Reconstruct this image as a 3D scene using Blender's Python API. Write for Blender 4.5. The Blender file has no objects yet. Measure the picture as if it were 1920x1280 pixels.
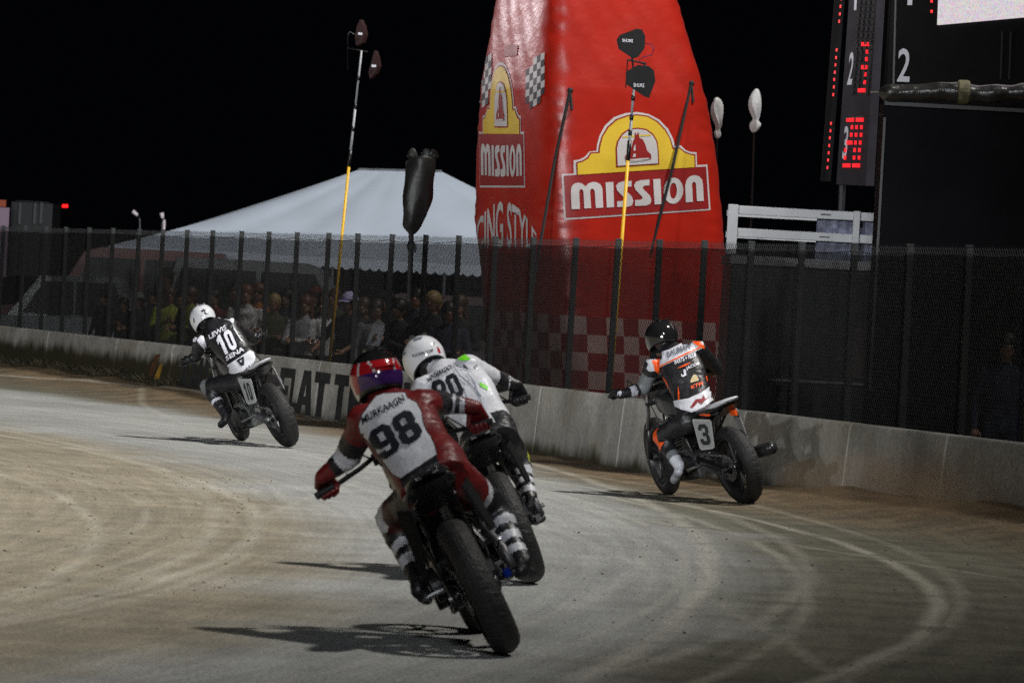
import bpy, bmesh, math, random
import numpy as np
from mathutils import Vector, Matrix, Quaternion
from mathutils.bvhtree import BVHTree
random.seed(7)
SC = bpy.context.scene
COL = SC.collection
rad = math.radians

# ------------------------------------------------------------------ camera
F = 9000.0                     # focal length in photo pixels (1920 wide)
CAM_H = 1.7
ROLL = rad(3.1)
PITCH = math.atan(97.0 / F) * math.cos(ROLL)
_fw = Vector((0, math.cos(PITCH), -math.sin(PITCH)))
_up = Vector((0, math.sin(PITCH), math.cos(PITCH)))
_rt = Vector((1, 0, 0))
EU = _rt * math.cos(ROLL) + _up * math.sin(ROLL)
EV = -_rt * math.sin(ROLL) + _up * math.cos(ROLL)
CAM = Vector((0, 0, CAM_H))
cd = bpy.data.cameras.new('camera'); cam = bpy.data.objects.new('camera', cd); COL.objects.link(cam)
cd.sensor_width = 36.0; cd.lens = F / 1920 * 36.0; cd.clip_start = 0.5; cd.clip_end = 3000
_m = Matrix((EU, EV, -_fw)).transposed().to_4x4(); _m.translation = CAM
cam.matrix_world = _m
cd.dof.use_dof = True; cd.dof.focus_distance = 43.0; cd.dof.aperture_fstop = cd.lens / 21.0
SC.camera = cam

def ray(px, py):
    return _fw + EU * ((px - 960) / F) + EV * ((640 - py) / F)
def pt(px, py, d):            # point on the sight line at depth d metres
    return CAM + ray(px, py) * d
def gp(px, py, z=0.0):        # where the sight line meets the level z
    r = ray(px, py); return CAM + r * ((z - CAM_H) / r.z)
def proj(P):
    v = P - CAM; d = v.dot(_fw)
    return (960 + v.dot(EU) / d * F, 640 - v.dot(EV) / d * F, d)

# ------------------------------------------------------------------ night sky, floodlights, added lamps, exposure
W = bpy.data.worlds.new('World'); SC.world = W; W.use_nodes = True
_n = W.node_tree.nodes
_n['Background'].inputs[0].default_value = (0.55, 0.65, 1.0, 1)
_n['Background'].inputs[1].default_value = 0.0012

def lamp(kind, name, loc, target, power, color, **kw):
    l = bpy.data.lights.new(name, kind); o = bpy.data.objects.new(name, l); COL.objects.link(o)
    o.location = loc
    o.rotation_euler = (Vector(target) - Vector(loc)).to_track_quat('-Z', 'Y').to_euler()
    l.energy = power; l.color = color
    for k, v in kw.items(): setattr(l, k, v)
    return o
# stadium bank high on the right: short shadows to the left, beam edge falling off over the right of the track
lamp('SPOT', 'flood_or_fill_lamp', (54.5, 35, 107), (-60, 46, 0), 780000, (1.0, 0.965, 0.90),
     spot_size=rad(46.3), spot_blend=0.23, shadow_soft_size=4.6)
# added soft fill lamp high behind the camera, lifts the shadows
lamp('SPOT', 'flood_or_fill_lamp', (-6, -70, 45), (-14.82, 39.65, 1.67), 160000, (0.92, 0.96, 1.0),
     spot_size=rad(20), spot_blend=0.32, shadow_soft_size=8)
# lower light masts behind the photographer, on the infield side; the last one is added
lamp('SPOT', 'mast_or_added_lamp', (-13, -30, 6.5), (-6.3, 52, 0.9), 42000, (0.95, 0.98, 1.0),
     spot_size=rad(18), spot_blend=0.45, shadow_soft_size=0.35)
lamp('SPOT', 'mast_or_added_lamp', (-23, -25, 8.0), (-6.3, 50, 1.1), 54000, (0.97, 0.98, 1.0),
     spot_size=rad(19.4), spot_blend=0.40, shadow_soft_size=0.5)
lamp('SPOT', 'mast_or_added_lamp', (-14, -28, 7.5), (2.6, 51, 7.9), 74000, (1.0, 0.98, 0.96),  # added lamp, brightens the score board and upper inflatable
     spot_size=rad(6.4), spot_blend=0.5, shadow_soft_size=0.35)
# added lamps: one brightens the tent, the other puts glare on the inflatable
lamp('SPOT', 'mast_or_added_lamp', (16, 62, 22), (-2.5, 95, 3), 56000, (0.92, 0.96, 1.0),
     spot_size=rad(26), spot_blend=0.5, shadow_soft_size=0.6)
lamp('SPOT', 'mast_or_added_lamp', (-36, 83, 16), (0.6, 55.6, 6.9), 34000, (1.0, 0.92, 0.95),
     spot_size=rad(9.5), spot_blend=0.7, shadow_soft_size=1.2)
SC.view_settings.view_transform = 'Standard'; SC.view_settings.look = 'None'
SC.view_settings.exposure = 0.0; SC.view_settings.gamma = 1.0; SC.view_settings.use_curve_mapping = False
SC.render.engine = 'CYCLES'
SC.cycles.use_denoising = False
SC.cycles.max_bounces = 5; SC.cycles.transparent_max_bounces = 24
SC.cycles.sample_clamp_indirect = 2.0

# ------------------------------------------------------------------ materials
MATS = {}
def mat(key, col, rough=0.5, metal=0.0, var=0.0, scale=8.0, bump=0.0, bscale=40.0, spec=0.5, emit=None, estr=0.0, coat=0.0):
    if key in MATS: return MATS[key]
    m = bpy.data.materials.new(key); m.use_nodes = True; nt = m.node_tree; b = nt.nodes['Principled BSDF']
    b.inputs['Base Color'].default_value = (*col, 1); b.inputs['Roughness'].default_value = rough
    b.inputs['Metallic'].default_value = metal
    b.inputs['Specular IOR Level'].default_value = spec
    if coat: b.inputs['Coat Weight'].default_value = coat; b.inputs['Coat Roughness'].default_value = 0.08
    if emit: b.inputs['Emission Color'].default_value = (*emit, 1); b.inputs['Emission Strength'].default_value = estr
    tc = nt.nodes.new('ShaderNodeTexCoord')
    if var:
        n = nt.nodes.new('ShaderNodeTexNoise'); n.inputs['Scale'].default_value = scale; n.inputs['Detail'].default_value = 6
        nt.links.new(tc.outputs['Object'], n.inputs['Vector'])
        r = nt.nodes.new('ShaderNodeMapRange'); r.inputs[1].default_value = .3; r.inputs[2].default_value = .7
        r.inputs[3].default_value = 1 - var; r.inputs[4].default_value = 1 + var
        nt.links.new(n.outputs['Fac'], r.inputs[0])
        x = nt.nodes.new('ShaderNodeMix'); x.data_type = 'RGBA'; x.blend_type = 'MULTIPLY'; x.inputs[0].default_value = 1
        x.inputs[6].default_value = (*col, 1); nt.links.new(r.outputs[0], x.inputs[7])
        nt.links.new(x.outputs[2], b.inputs['Base Color'])
    if bump:
        n2 = nt.nodes.new('ShaderNodeTexNoise'); n2.inputs['Scale'].default_value = bscale; n2.inputs['Detail'].default_value = 4
        nt.links.new(tc.outputs['Object'], n2.inputs['Vector'])
        bp = nt.nodes.new('ShaderNodeBump'); bp.inputs['Strength'].default_value = bump; bp.inputs['Distance'].default_value = 0.02
        nt.links.new(n2.outputs['Fac'], bp.inputs['Height']); nt.links.new(bp.outputs[0], b.inputs['Normal'])
    MATS[key] = m
    return m
BLACK = mat('black_metal', (.012, .012, .013), .35, .0, .3)
RUBBER = mat('rubber', (.010, .010, .0105), .62, 0, .5, 9, .4, 90)
STEEL = mat('steel', (.35, .35, .36), .3, .9, .2)
ALU = mat('aluminium', (.30, .31, .32), .42, .8, .3, 12)
CARBON = mat('dark_plastic', (.018, .018, .02), .3, 0, .3)
L_BLACK = mat('black_leather', (.014, .014, .017), .42, 0, .35, 10, .35, 26)
L_WHITE = mat('white_leather', (.58, .59, .64), .42, 0, .12, 9, .35, 22)
L_RED = mat('red_leather', (.135, .010, .011), .42, 0, .3, 9, .35, 22)
L_ORANGE = mat('orange_leather', (.85, .10, .01), .42, 0, .15, 9, .3, 22)
L_GREY = mat('grey_leather', (.16, .17, .18), .45, 0, .2, 9, .3, 22)
L_GREEN = mat('green_leather', (.16, .62, .02), .42, 0, .1, 9, .3, 22)
L_YELLOW = mat('yellow_trim', (.50, .55, .03), .45)
L_BROWN = mat('brown_leather', (.12, .06, .03), .5, 0, .3, 9, .3, 22)
PRINT_BLACK = mat('black_print', (.012, .014, .02), .5, 0, .2)
PRINT_WHITE = mat('white_print', (.72, .72, .80), .45, 0, .1)
PRINT_ORANGE = mat('orange_print', (.9, .10, .01), .45)
PRINT_GREY = mat('grey_print', (.15, .16, .20), .45)
PRINT_RED = mat('dark_red_print', (.22, .02, .025), .45)
PRINT_CREAM = mat('cream_print', (.62, .50, .28), .45)
PRINT_TEAL = mat('teal_print', (.05, .20, .24), .45)

# ------------------------------------------------------------------ object helpers
def tag(o, label=None, cat=None, group=None, kind=None):
    if label: o['label'] = label
    if cat: o['category'] = cat
    if group: o['group'] = group
    if kind: o['kind'] = kind
    return o
def empty(name, loc, label, cat, group=None):
    o = bpy.data.objects.new(name, None); o.empty_display_size = .2; COL.objects.link(o); o.location = loc
    return tag(o, label, cat, group)
def link(name, me, mats=None, parent=None, world=True, smooth=False):
    """world=True: the mesh is written in world coordinates, the parent sits somewhere else"""
    o = bpy.data.objects.new(name, me); COL.objects.link(o)
    if mats is not None:
        for m in (mats if isinstance(mats, (list, tuple)) else [mats]): me.materials.append(m)
    if smooth: me.polygons.foreach_set('use_smooth', [True] * len(me.polygons))
    if parent is not None:
        o.parent = parent
        if world and parent.type == 'EMPTY': o.matrix_parent_inverse = Matrix.Translation(-parent.location)
    return o
def bev(o, w, seg=2):
    m = o.modifiers.new('bevel', 'BEVEL'); m.width = w; m.segments = seg; m.limit_method = 'ANGLE'; m.angle_limit = rad(40)
    return o
def frame_of(d):
    d = d.normalized(); a = Vector((0, 0, 1)) if abs(d.z) < .9 else Vector((1, 0, 0))
    u = d.cross(a).normalized(); return u, u.cross(d).normalized() * -1

class MB:
    def __init__(s): s.v = []; s.f = []; s.mi = []; s.cur = 0
    def add(s, vs, fs):
        b = len(s.v); s.v += [tuple(p) for p in vs]
        for f in fs: s.f.append(tuple(b + i for i in f)); s.mi.append(s.cur)
    def loft(s, rings, cap=True, closed=True):
        n = len(rings[0]); vs = [p for r in rings for p in r]; fs = []
        for i in range(len(rings) - 1):
            for j in range(n if closed else n - 1):
                k = (j + 1) % n
                fs.append((i * n + j, i * n + k, (i + 1) * n + k, (i + 1) * n + j))
        if cap:
            fs.append(tuple(reversed(range(n)))); fs.append(tuple(range((len(rings) - 1) * n, len(rings) * n)))
        s.add(vs, fs)
    def tube(s, pts, r, n=8, cap=True):
        pts = [Vector(p) for p in pts]; rs = r if isinstance(r, (list, tuple)) else [r] * len(pts)
        u, w = frame_of(pts[1] - pts[0]); rings = []; pd = (pts[1] - pts[0]).normalized()
        for i, p in enumerate(pts):
            d = (pts[min(i + 1, len(pts) - 1)] - pts[max(i - 1, 0)]).normalized()
            q = pd.rotation_difference(d); u = q @ u; w = q @ w; pd = d
            rings.append([p + u * (rs[i] * math.cos(2 * math.pi * j / n)) + w * (rs[i] * math.sin(2 * math.pi * j / n)) for j in range(n)])
        s.loft(rings, cap)
    def capsule(s, a, b, ra, rb, n=14):
        a, b = Vector(a), Vector(b); d = b - a; L = d.length or 1e-6; d = d / L; u, w = frame_of(d); rings = []
        for k in range(5):
            t = math.pi / 2 * (1 - k / 4) * .98; rings.append((a - d * (ra * math.sin(t)), ra * math.cos(t)))
        for k in range(5):
            t = math.pi / 2 * (k / 4) * .98; rings.append((b + d * (rb * math.sin(t)), rb * math.cos(t)))
        s.loft([[c + u * (r * math.cos(2 * math.pi * j / n)) + w * (r * math.sin(2 * math.pi * j / n)) for j in range(n)] for c, r in rings])
    def ellipsoid(s, c, rx, ry, rz, R=None, nu=16, nv=10):
        c = Vector(c); R = R or Matrix.Identity(3); rings = []
        for i in range(nv + 1):
            t = math.pi * (.01 + .98 * i / nv)
            rings.append([c + R @ Vector((rx * math.sin(t) * math.cos(2 * math.pi * j / nu), ry * math.sin(t) * math.sin(2 * math.pi * j / nu), -rz * math.cos(t))) for j in range(nu)])
        s.loft(rings)
    def box(s, c, size, R=None):
        c = Vector(c); hx, hy, hz = size[0] / 2, size[1] / 2, size[2] / 2; R = R or Matrix.Identity(3)
        vs = [c + R @ Vector((x * hx, y * hy, z * hz)) for x in (-1, 1) for y in (-1, 1) for z in (-1, 1)]
        s.add(vs, [(0, 1, 3, 2), (4, 6, 7, 5), (0, 4, 5, 1), (2, 3, 7, 6), (0, 2, 6, 4), (1, 5, 7, 3)])
    def lathe(s, prof, c, n=40, closed=True):      # profile of (radius, x) turned about the X axis
        c = Vector(c); rings = []
        for i in range(n):
            t = 2 * math.pi * i / n
            rings.append([c + Vector((x, r * math.cos(t), r * math.sin(t))) for r, x in prof])
        m = len(prof); vs = [p for r in rings for p in r]; fs = []
        for i in range(n):
            i2 = (i + 1) % n
            for j in range(m if closed else m - 1):
                k = (j + 1) % m
                fs.append((i * m + j, i2 * m + j, i2 * m + k, i * m + k))
        s.add(vs, fs)
    def disc(s, c, r, w, n=28):                    # solid disc, axis X
        s.lathe([(0.0005, -w / 2), (r * .96, -w / 2), (r, -w / 2 + r * .03), (r, w / 2 - r * .03), (r * .96, w / 2), (0.0005, w / 2)], c, n, closed=True)
    def prism(s, poly, thick, M):                  # poly in local (x,z), extruded along local y
        n = len(poly)
        vs = [M @ Vector((x, 0, z)) for x, z in poly] + [M @ Vector((x, thick, z)) for x, z in poly]
        s.add(vs, [tuple(range(n)), tuple(reversed(range(n, 2 * n)))] + [(i, i + n, (i + 1) % n + n, (i + 1) % n) for i in range(n)])
    def mesh(s, name='mesh', M=None):
        me = bpy.data.meshes.new(name)
        vs = [M @ Vector(p) for p in s.v] if M is not None else s.v
        me.from_pydata(vs, [], s.f); me.validate()
        if any(s.mi) and len(me.polygons) == len(s.mi): me.polygons.foreach_set('material_index', s.mi)
        bm = bmesh.new(); bm.from_mesh(me); bmesh.ops.recalc_face_normals(bm, faces=bm.faces); bm.to_mesh(me); bm.free()
        return me
    def build(s, name, mats, parent=None, smooth=False, world=True):
        return link(name, s.mesh(name), mats, parent, world, smooth)

def evaluated(me, mods):
    o = bpy.data.objects.new('temporary', me); COL.objects.link(o)
    for typ, kw in mods:
        m = o.modifiers.new(typ, typ)
        for k, v in kw.items(): setattr(m, k, v)
    dg = bpy.context.evaluated_depsgraph_get()
    out = bpy.data.meshes.new_from_object(o.evaluated_get(dg))
    bpy.data.objects.remove(o); return out
def fuse(mb, voxel, smooth=6):
    return evaluated(mb.mesh(), [('REMESH', dict(mode='VOXEL', voxel_size=voxel, adaptivity=0)), ('SMOOTH', dict(factor=.5, iterations=smooth))])
def bvh_of(me, M=None):
    vs = [(M @ v.co if M is not None else v.co.copy()) for v in me.vertices]
    return BVHTree.FromPolygons(vs, [tuple(p.vertices) for p in me.polygons])

# ------------------------------------------------------------------ flat print: 2D outlines laid on to surfaces
def text2d(txt, bold=0.012, align='CENTER'):
    c = bpy.data.curves.new('text', 'FONT'); c.body = txt; c.offset = bold; c.resolution_u = 3; c.fill_mode = 'FRONT'
    o = bpy.data.objects.new('temporary', c); COL.objects.link(o)
    me = bpy.data.meshes.new_from_object(o.evaluated_get(bpy.context.evaluated_depsgraph_get()))
    bpy.data.objects.remove(o)
    xs = [v.co.x for v in me.vertices]; ys = [v.co.y for v in me.vertices]
    x0, x1, y0, y1 = min(xs), max(xs), min(ys), max(ys)
    for v in me.vertices: v.co = ((v.co.x - x0) / (x1 - x0), (v.co.y - y0) / (y1 - y0), 0)
    return me
DIGIT = {'0': [[(.22, 0), (.78, 0), (1, .16), (1, .84), (.78, 1), (.22, 1), (0, .84), (0, .16)], [(.36, .2), (.64, .2), (.64, .8), (.36, .8)]],
         '8': [[(.22, 0), (.78, 0), (1, .14), (1, .42), (.9, .51), (1, .6), (1, .86), (.78, 1), (.22, 1), (0, .86), (0, .6), (.1, .51), (0, .42), (0, .14)], [(.37, .18), (.63, .18), (.63, .40), (.37, .40)], [(.37, .60), (.63, .60), (.63, .82), (.37, .82)]],
         '9': [[(.22, 0), (.78, 0), (1, .16), (1, .84), (.78, 1), (.22, 1), (0, .84), (0, .5), (.22, .35), (.64, .35), (.64, .19), (.36, .19), (.36, .27), (0, .27), (0, .14)], [(.37, .54), (.63, .54), (.63, .82), (.37, .82)]],
         '2': [[(0, 0), (1, 0), (1, .2), (.46, .2), (1, .56), (1, .85), (.8, 1), (.2, 1), (0, .85), (0, .66), (.34, .66), (.34, .8), (.66, .8), (.66, .62), (0, .2)]],
         '1': [[(.34, 0), (.74, 0), (.74, 1), (.46, 1), (.06, .82), (.06, .60), (.34, .72)]],
         '3': [[(0, .15), (.2, 0), (.8, 0), (1, .15), (1, .42), (.88, .51), (1, .6), (1, .85), (.8, 1), (.2, 1), (0, .85), (0, .7), (.34, .7), (.34, .8), (.66, .8), (.66, .6), (.35, .6), (.35, .42), (.66, .42), (.66, .2), (.34, .2), (.34, .3), (0, .3)]]}
def number2d(txt):
    n = len(txt); w = 1.12 * n - .12; return shape2d([[((x + 1.12 * i) / w, y) for x, y in c] for i, ch in enumerate(txt) for c in DIGIT[ch]])
def shape2d(contours):
    c = bpy.data.curves.new('outline', 'CURVE'); c.dimensions = '2D'; c.fill_mode = 'BOTH'
    for pts in contours:
        s = c.splines.new('POLY'); s.points.add(len(pts) - 1); s.use_cyclic_u = True
        for i, p in enumerate(pts): s.points[i].co = (p[0], p[1], 0, 1)
    o = bpy.data.objects.new('temporary', c); COL.objects.link(o)
    me = bpy.data.meshes.new_from_object(o.evaluated_get(bpy.context.evaluated_depsgraph_get()))
    bpy.data.objects.remove(o)
    return me
def decal(name, me2, mapf, m, parent, step=None):
    bm = bmesh.new(); bm.from_mesh(me2)
    if step:
        xs = [v.co.x for v in bm.verts]; ys = [v.co.y for v in bm.verts]
        for ax, lo, hi, st in ((0, min(xs), max(xs), step[0]), (1, min(ys), max(ys), step[1])):
            k = lo + st
            while k < hi - st * .2:
                no = (1, 0, 0) if ax == 0 else (0, 1, 0); co = (k, 0, 0) if ax == 0 else (0, k, 0)
                bmesh.ops.bisect_plane(bm, geom=bm.verts[:] + bm.edges[:] + bm.faces[:], dist=1e-6, plane_co=co, plane_no=no); k += st
    dead = []
    for v in bm.verts:
        p = mapf(v.co.x, v.co.y)
        if p is None: dead.append(v)
        else: v.co = p
    bmesh.ops.delete(bm, geom=dead, context='VERTS')
    me = bpy.data.meshes.new(name); bm.to_mesh(me); bm.free()
    if not len(me.polygons): return None
    return link(name, me, m, parent, smooth=True)
def on_px(bvh, off=.004, aff=None, maxd=400):
    """lay on to the surface that the sight line through (u,v) meets; aff maps the unit square by three corners"""
    def f(u, v):
        if aff:
            LL, LR, UL = aff
            u, v = LL[0] + (LR[0] - LL[0]) * u + (UL[0] - LL[0]) * v, LL[1] + (LR[1] - LL[1]) * u + (UL[1] - LL[1]) * v
        d = ray(u, v).normalized(); h = bvh.ray_cast(CAM, d, maxd)
        if h[0] is None: return None
        n = h[1] if h[1].dot(d) < 0 else -h[1]
        if n.dot(d) > -.12: return None
        return h[0] + n * off
    return f
def arc(cx, cy, rx, ry, a0, a1, n=14):
    return [(cx + rx * math.cos(rad(a0 + (a1 - a0) * i / n)), cy + ry * math.sin(rad(a0 + (a1 - a0) * i / n))) for i in range(n + 1)]
# ================================================================== the wall line
_top = [(0, 612), (218, 635), (518, 666), (657, 682), (957, 722), (1145, 742), (1440, 778), (1700, 805), (1920, 828)]
_wp = [gp(x, y, .70) for x, y in _top]
_c = np.polyfit([p.y for p in _wp], [p.x for p in _wp], 2)
D0 = 40.0
def wall_xy(d):
    if d < 30: x = np.polyval(_c, 30) + (2 * _c[0] * 30 + _c[1]) * (d - 30)
    elif d > 90: x = np.polyval(_c, 90) + (2 * _c[0] * 90 + _c[1]) * (d - 90)
    else: x = np.polyval(_c, d)
    return Vector((float(x), d, 0))
def wall_tan(d): return (wall_xy(d + .05) - wall_xy(d - .05)).normalized()
def wall_out(d): t = wall_tan(d); return Vector((t.y, -t.x, 0))        # away from the track
def wall_pt(d, off=0., z=0.): return wall_xy(d) + wall_out(d) * off + Vector((0, 0, z))

# ------------------------------------------------------------------ ground: dirt oval, berm against the wall, lower paddock behind
def smooth(a, b, x): t = min(1, max(0, (x - a) / (b - a))); return t * t * (3 - 2 * t)
def ground_z(d, off):
    z = 0.0
    if off > .1: z = -.32 * smooth(.1, .5, off)
    else:
        right = smooth(47, 38, d); left = smooth(56, 64, d)
        z += (.20 * right + .16 * left) * smooth(-1.6, 0.0, off)
        z += .02 * math.sin(d * 1.7) * smooth(-1.2, 0, off) + .015 * math.sin(d * 4.1 + 1) * smooth(-.9, 0, off)
    return z
ds = [-60, -20, 0, 8] + [10 + i * .5 for i in range(150)] + [88, 95, 110, 140, 200, 320, 600, 1200]
offs = [-600, -250, -100, -50, -30, -20, -14, -10] + [-8 + .4 * i for i in range(16)] + [-1.6 + .15 * i for i in range(16)] + [1, 2, 4, 8, 15, 30, 60, 120, 300, 700]
mb = MB(); rows = []
for d in ds: rows.append([wall_xy(d) + wall_out(d) * o + Vector((0, 0, ground_z(d, o))) for o in offs])
mb.loft(rows, cap=False, closed=False)
def ground_material():
    m = bpy.data.materials.new('dirt'); m.use_nodes = True; nt = m.node_tree; N = nt.nodes; L = nt.links; b = N['Principled BSDF']
    b.inputs['Roughness'].default_value = .9; b.inputs['Specular IOR Level'].default_value = .2
    geo = N.new('ShaderNodeNewGeometry'); pos = geo.outputs['Position']
    def noise(sc, det=6, vec=None, rough=.55):
        n = N.new('ShaderNodeTexNoise'); n.inputs['Scale'].default_value = sc; n.inputs['Detail'].default_value = det; n.inputs['Roughness'].default_value = rough
        L.new(vec or pos, n.inputs['Vector']); return n.outputs['Fac']
    def rng(x, a, b_, c=0, d=1):
        r = N.new('ShaderNodeMapRange'); r.interpolation_type = 'SMOOTHSTEP'
        for i, v in ((1, a), (2, b_), (3, c), (4, d)): r.inputs[i].default_value = v
        L.new(x, r.inputs[0]); return r.outputs[0]
    def math_(op, x, y=None):
        k = N.new('ShaderNodeMath'); k.operation = op
        for i, v in ((0, x), (1, y)):
            if v is None: continue
            if isinstance(v, (int, float)): k.inputs[i].default_value = v
            else: L.new(v, k.inputs[i])
        return k.outputs[0]
    def mix(f, a, c):
        x = N.new('ShaderNodeMix'); x.data_type = 'RGBA'
        if isinstance(f, (int, float)): x.inputs[0].default_value = f
        else: L.new(f, x.inputs[0])
        for i, v in ((6, a), (7, c)):
            if isinstance(v, tuple): x.inputs[i].default_value = (*v, 1)
            else: L.new(v, x.inputs[i])
        return x.outputs[2]
    # worn groove: packed grey; outside it loose tan dirt
    def dist_arc(P):      # circle through three ground points
        (ax, ay), (bx, by), (cx, cy) = P
        dd = 2 * (ax * (by - cy) + bx * (cy - ay) + cx * (ay - by))
        ux = ((ax * ax + ay * ay) * (by - cy) + (bx * bx + by * by) * (cy - ay) + (cx * cx + cy * cy) * (ay - by)) / dd
        uy = ((ax * ax + ay * ay) * (cx - bx) + (bx * bx + by * by) * (ax - cx) + (cx * cx + cy * cy) * (bx - ax)) / dd
        R = math.hypot(ax - ux, ay - uy)
        vd = N.new('ShaderNodeVectorMath'); vd.operation = 'DISTANCE'; L.new(warped, vd.inputs[0]); vd.inputs[1].default_value = (ux, uy, 0)
        return math_('SUBTRACT', vd.outputs['Value'], R), (ux, uy, R)
    wn = N.new('ShaderNodeTexNoise'); wn.inputs['Scale'].default_value = .5; wn.inputs['Detail'].default_value = 3; L.new(pos, wn.inputs['Vector'])
    wv = N.new('ShaderNodeVectorMath'); wv.operation = 'MULTIPLY_ADD'; L.new(wn.outputs['Color'], wv.inputs[0]); wv.inputs[1].default_value = (.12, .12, 0); 
    flat = N.new('ShaderNodeVectorMath'); flat.operation = 'MULTIPLY'; L.new(pos, flat.inputs[0]); flat.inputs[1].default_value = (1, 1, 0)
    L.new(flat.outputs[0], wv.inputs[2])
    sub = N.new('ShaderNodeVectorMath'); sub.operation = 'SUBTRACT'; L.new(wv.outputs[0], sub.inputs[0]); sub.inputs[1].default_value = (.06, .06, 0)
    warped = sub.outputs[0]
    P2 = lambda x, y: tuple(gp(x, y))[:2]
    big = noise(.35, 5); mid = noise(2.2, 7); fine = noise(38, 5, rough=.7); grit = noise(150, 2)
    tan = mix(rng(mid, .35, .65), (.265, .232, .175), (.205, .184, .142))
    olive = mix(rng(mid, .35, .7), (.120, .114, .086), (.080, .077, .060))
    grey = mix(rng(mid, .3, .7), (.298, .305, .297), (.25, .255, .25))
    # the groove runs between two arcs
    e1, _ = dist_arc([P2(300, 1215), P2(560, 985), P2(430, 905)])
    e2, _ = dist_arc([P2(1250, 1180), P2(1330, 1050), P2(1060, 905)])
    edge = math_('MULTIPLY', math_('SUBTRACT', big, .5), 2.2)
    in1 = rng(math_('ADD', e1, edge), -.5, .7)
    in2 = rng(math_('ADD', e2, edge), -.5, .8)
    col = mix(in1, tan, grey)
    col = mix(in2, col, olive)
    # dry brown marbles against the wall
    sx = N.new('ShaderNodeSeparateXYZ'); L.new(pos, sx.inputs[0])
    wallx = math_('ADD', math_('MULTIPLY', sx.outputs['Y'], float(2 * _c[0] * 50 + _c[1])), float(wall_xy(50).x - (2 * _c[0] * 50 + _c[1]) * 50))
    toward = math_('SUBTRACT', sx.outputs['X'], wallx)
    loose = rng(math_('ADD', toward, math_('MULTIPLY', math_('SUBTRACT', big, .5), 1.4)), -2.4, -.5)
    col = mix(loose, col, mix(rng(mid, .4, .62), (.150, .106, .062), (.095, .069, .043)))
    # tyre tracks swept round the corner
    picks = [((25, 1115), (179, 986), (62, 909), .055, .5), ((71, 1115), (208, 1065), (375, 1005), .04, .35),
             ((158, 1119), (405, 980), (250, 865), .06, .5), ((312, 1086), (483, 990), (354, 894), .06, .6),
             ((1535, 1275), (1755, 1140), (1460, 985), .055, .75), ((1385, 1245), (1510, 1145), (1400, 1010), .05, .45),
             ((1250, 1180), (1332, 1050), (1240, 955), .07, .75), ((1275, 1100), (1290, 1070), (1215, 985), .04, .4),
             ((120, 1150), (330, 1100), (430, 1060), .035, .4), ((1600, 1262), (1800, 1130), (1520, 975), .05, .3),
             ((700, 880), (560, 850), (300, 775), .05, .4), ((760, 900), (480, 830), (120, 760), .05, .35), ((1100, 900), (1290, 945), (1420, 990), .06, .4),
             ((10, 1050), (260, 985), (150, 900), .04, .35), ((1120, 1120), (1210, 1050), (1130, 960), .06, .3)]
    tracks = 0.0
    for a, bb, c, w, s in picks:
        e, _ = dist_arc([P2(*a), P2(*bb), P2(*c)])
        g = math_('MULTIPLY', rng(math_('ABSOLUTE', e), w * 1.7, 0.0), min(1, s * .85))
        tracks = math_('MAXIMUM', tracks, g) if not isinstance(tracks, float) else g
    broken = rng(noise(1.3, 5), .28, .52)
    tr = math_('MULTIPLY', tracks, broken)
    col = mix(math_('MULTIPLY', tr, .62), col, (.47, .45, .39))
    # faint concentric scuffs
    e3, cc = dist_arc([P2(60, 1150), P2(470, 1000), P2(330, 880)])
    cmb = N.new('ShaderNodeCombineXYZ'); L.new(math_('MULTIPLY', e3, 9.0), cmb.inputs[0]); L.new(math_('MULTIPLY', sx.outputs['Y'], .35), cmb.inputs[1])
    scuff = noise(1.0, 4, cmb.outputs[0])
    mul = math_('MULTIPLY', rng(scuff, .3, .7, .89, 1.11), rng(fine, .25, .75, .52, 1.48))
    mul = math_('MULTIPLY', mul, rng(grit, .3, .72, .72, 1.30))
    mul = math_('MULTIPLY', mul, rng(big, .3, .7, .88, 1.12))
    x = N.new('ShaderNodeMix'); x.data_type = 'RGBA'; x.blend_type = 'MULTIPLY'; x.inputs[0].default_value = 1
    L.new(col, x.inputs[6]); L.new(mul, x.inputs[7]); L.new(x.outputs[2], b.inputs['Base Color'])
    bp = N.new('ShaderNodeBump'); bp.inputs['Strength'].default_value = .5; bp.inputs['Distance'].default_value = .012
    L.new(math_('ADD', math_('MULTIPLY', scuff, .6), math_('ADD', fine, math_('MULTIPLY', tr, -1.0))), bp.inputs['Height']); L.new(bp.outputs[0], b.inputs['Normal'])
    return m
DIRT = ground_material()
g = mb.build('ground', DIRT, smooth=True); tag(g, 'dirt race track with pale tyre marks sweeping round the corner', kind='structure')

# loose clods on the dirt
mb = MB(); rnd = random.Random(3)
for i in range(700):
    if rnd.random() < .55: px, py = rnd.uniform(-40, 520), rnd.triangular(860, 1180, 900)
    else: px, py = rnd.uniform(1050, 1940), rnd.uniform(930, 1270)
    p = gp(px, py); r = rnd.uniform(.003, .008) * rnd.choice((.6, 1, 1, 1.6))
    mb.ellipsoid(p + Vector((0, 0, r * .3)), r, r * rnd.uniform(.7, 1.4), r * .7, nu=5, nv=3)
o = mb.build('dirt_clods', mat('clod', (.15, .125, .085), .95, 0, .6, 3)); tag(o, 'small loose dirt clods strewn over the track', kind='stuff')

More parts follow.
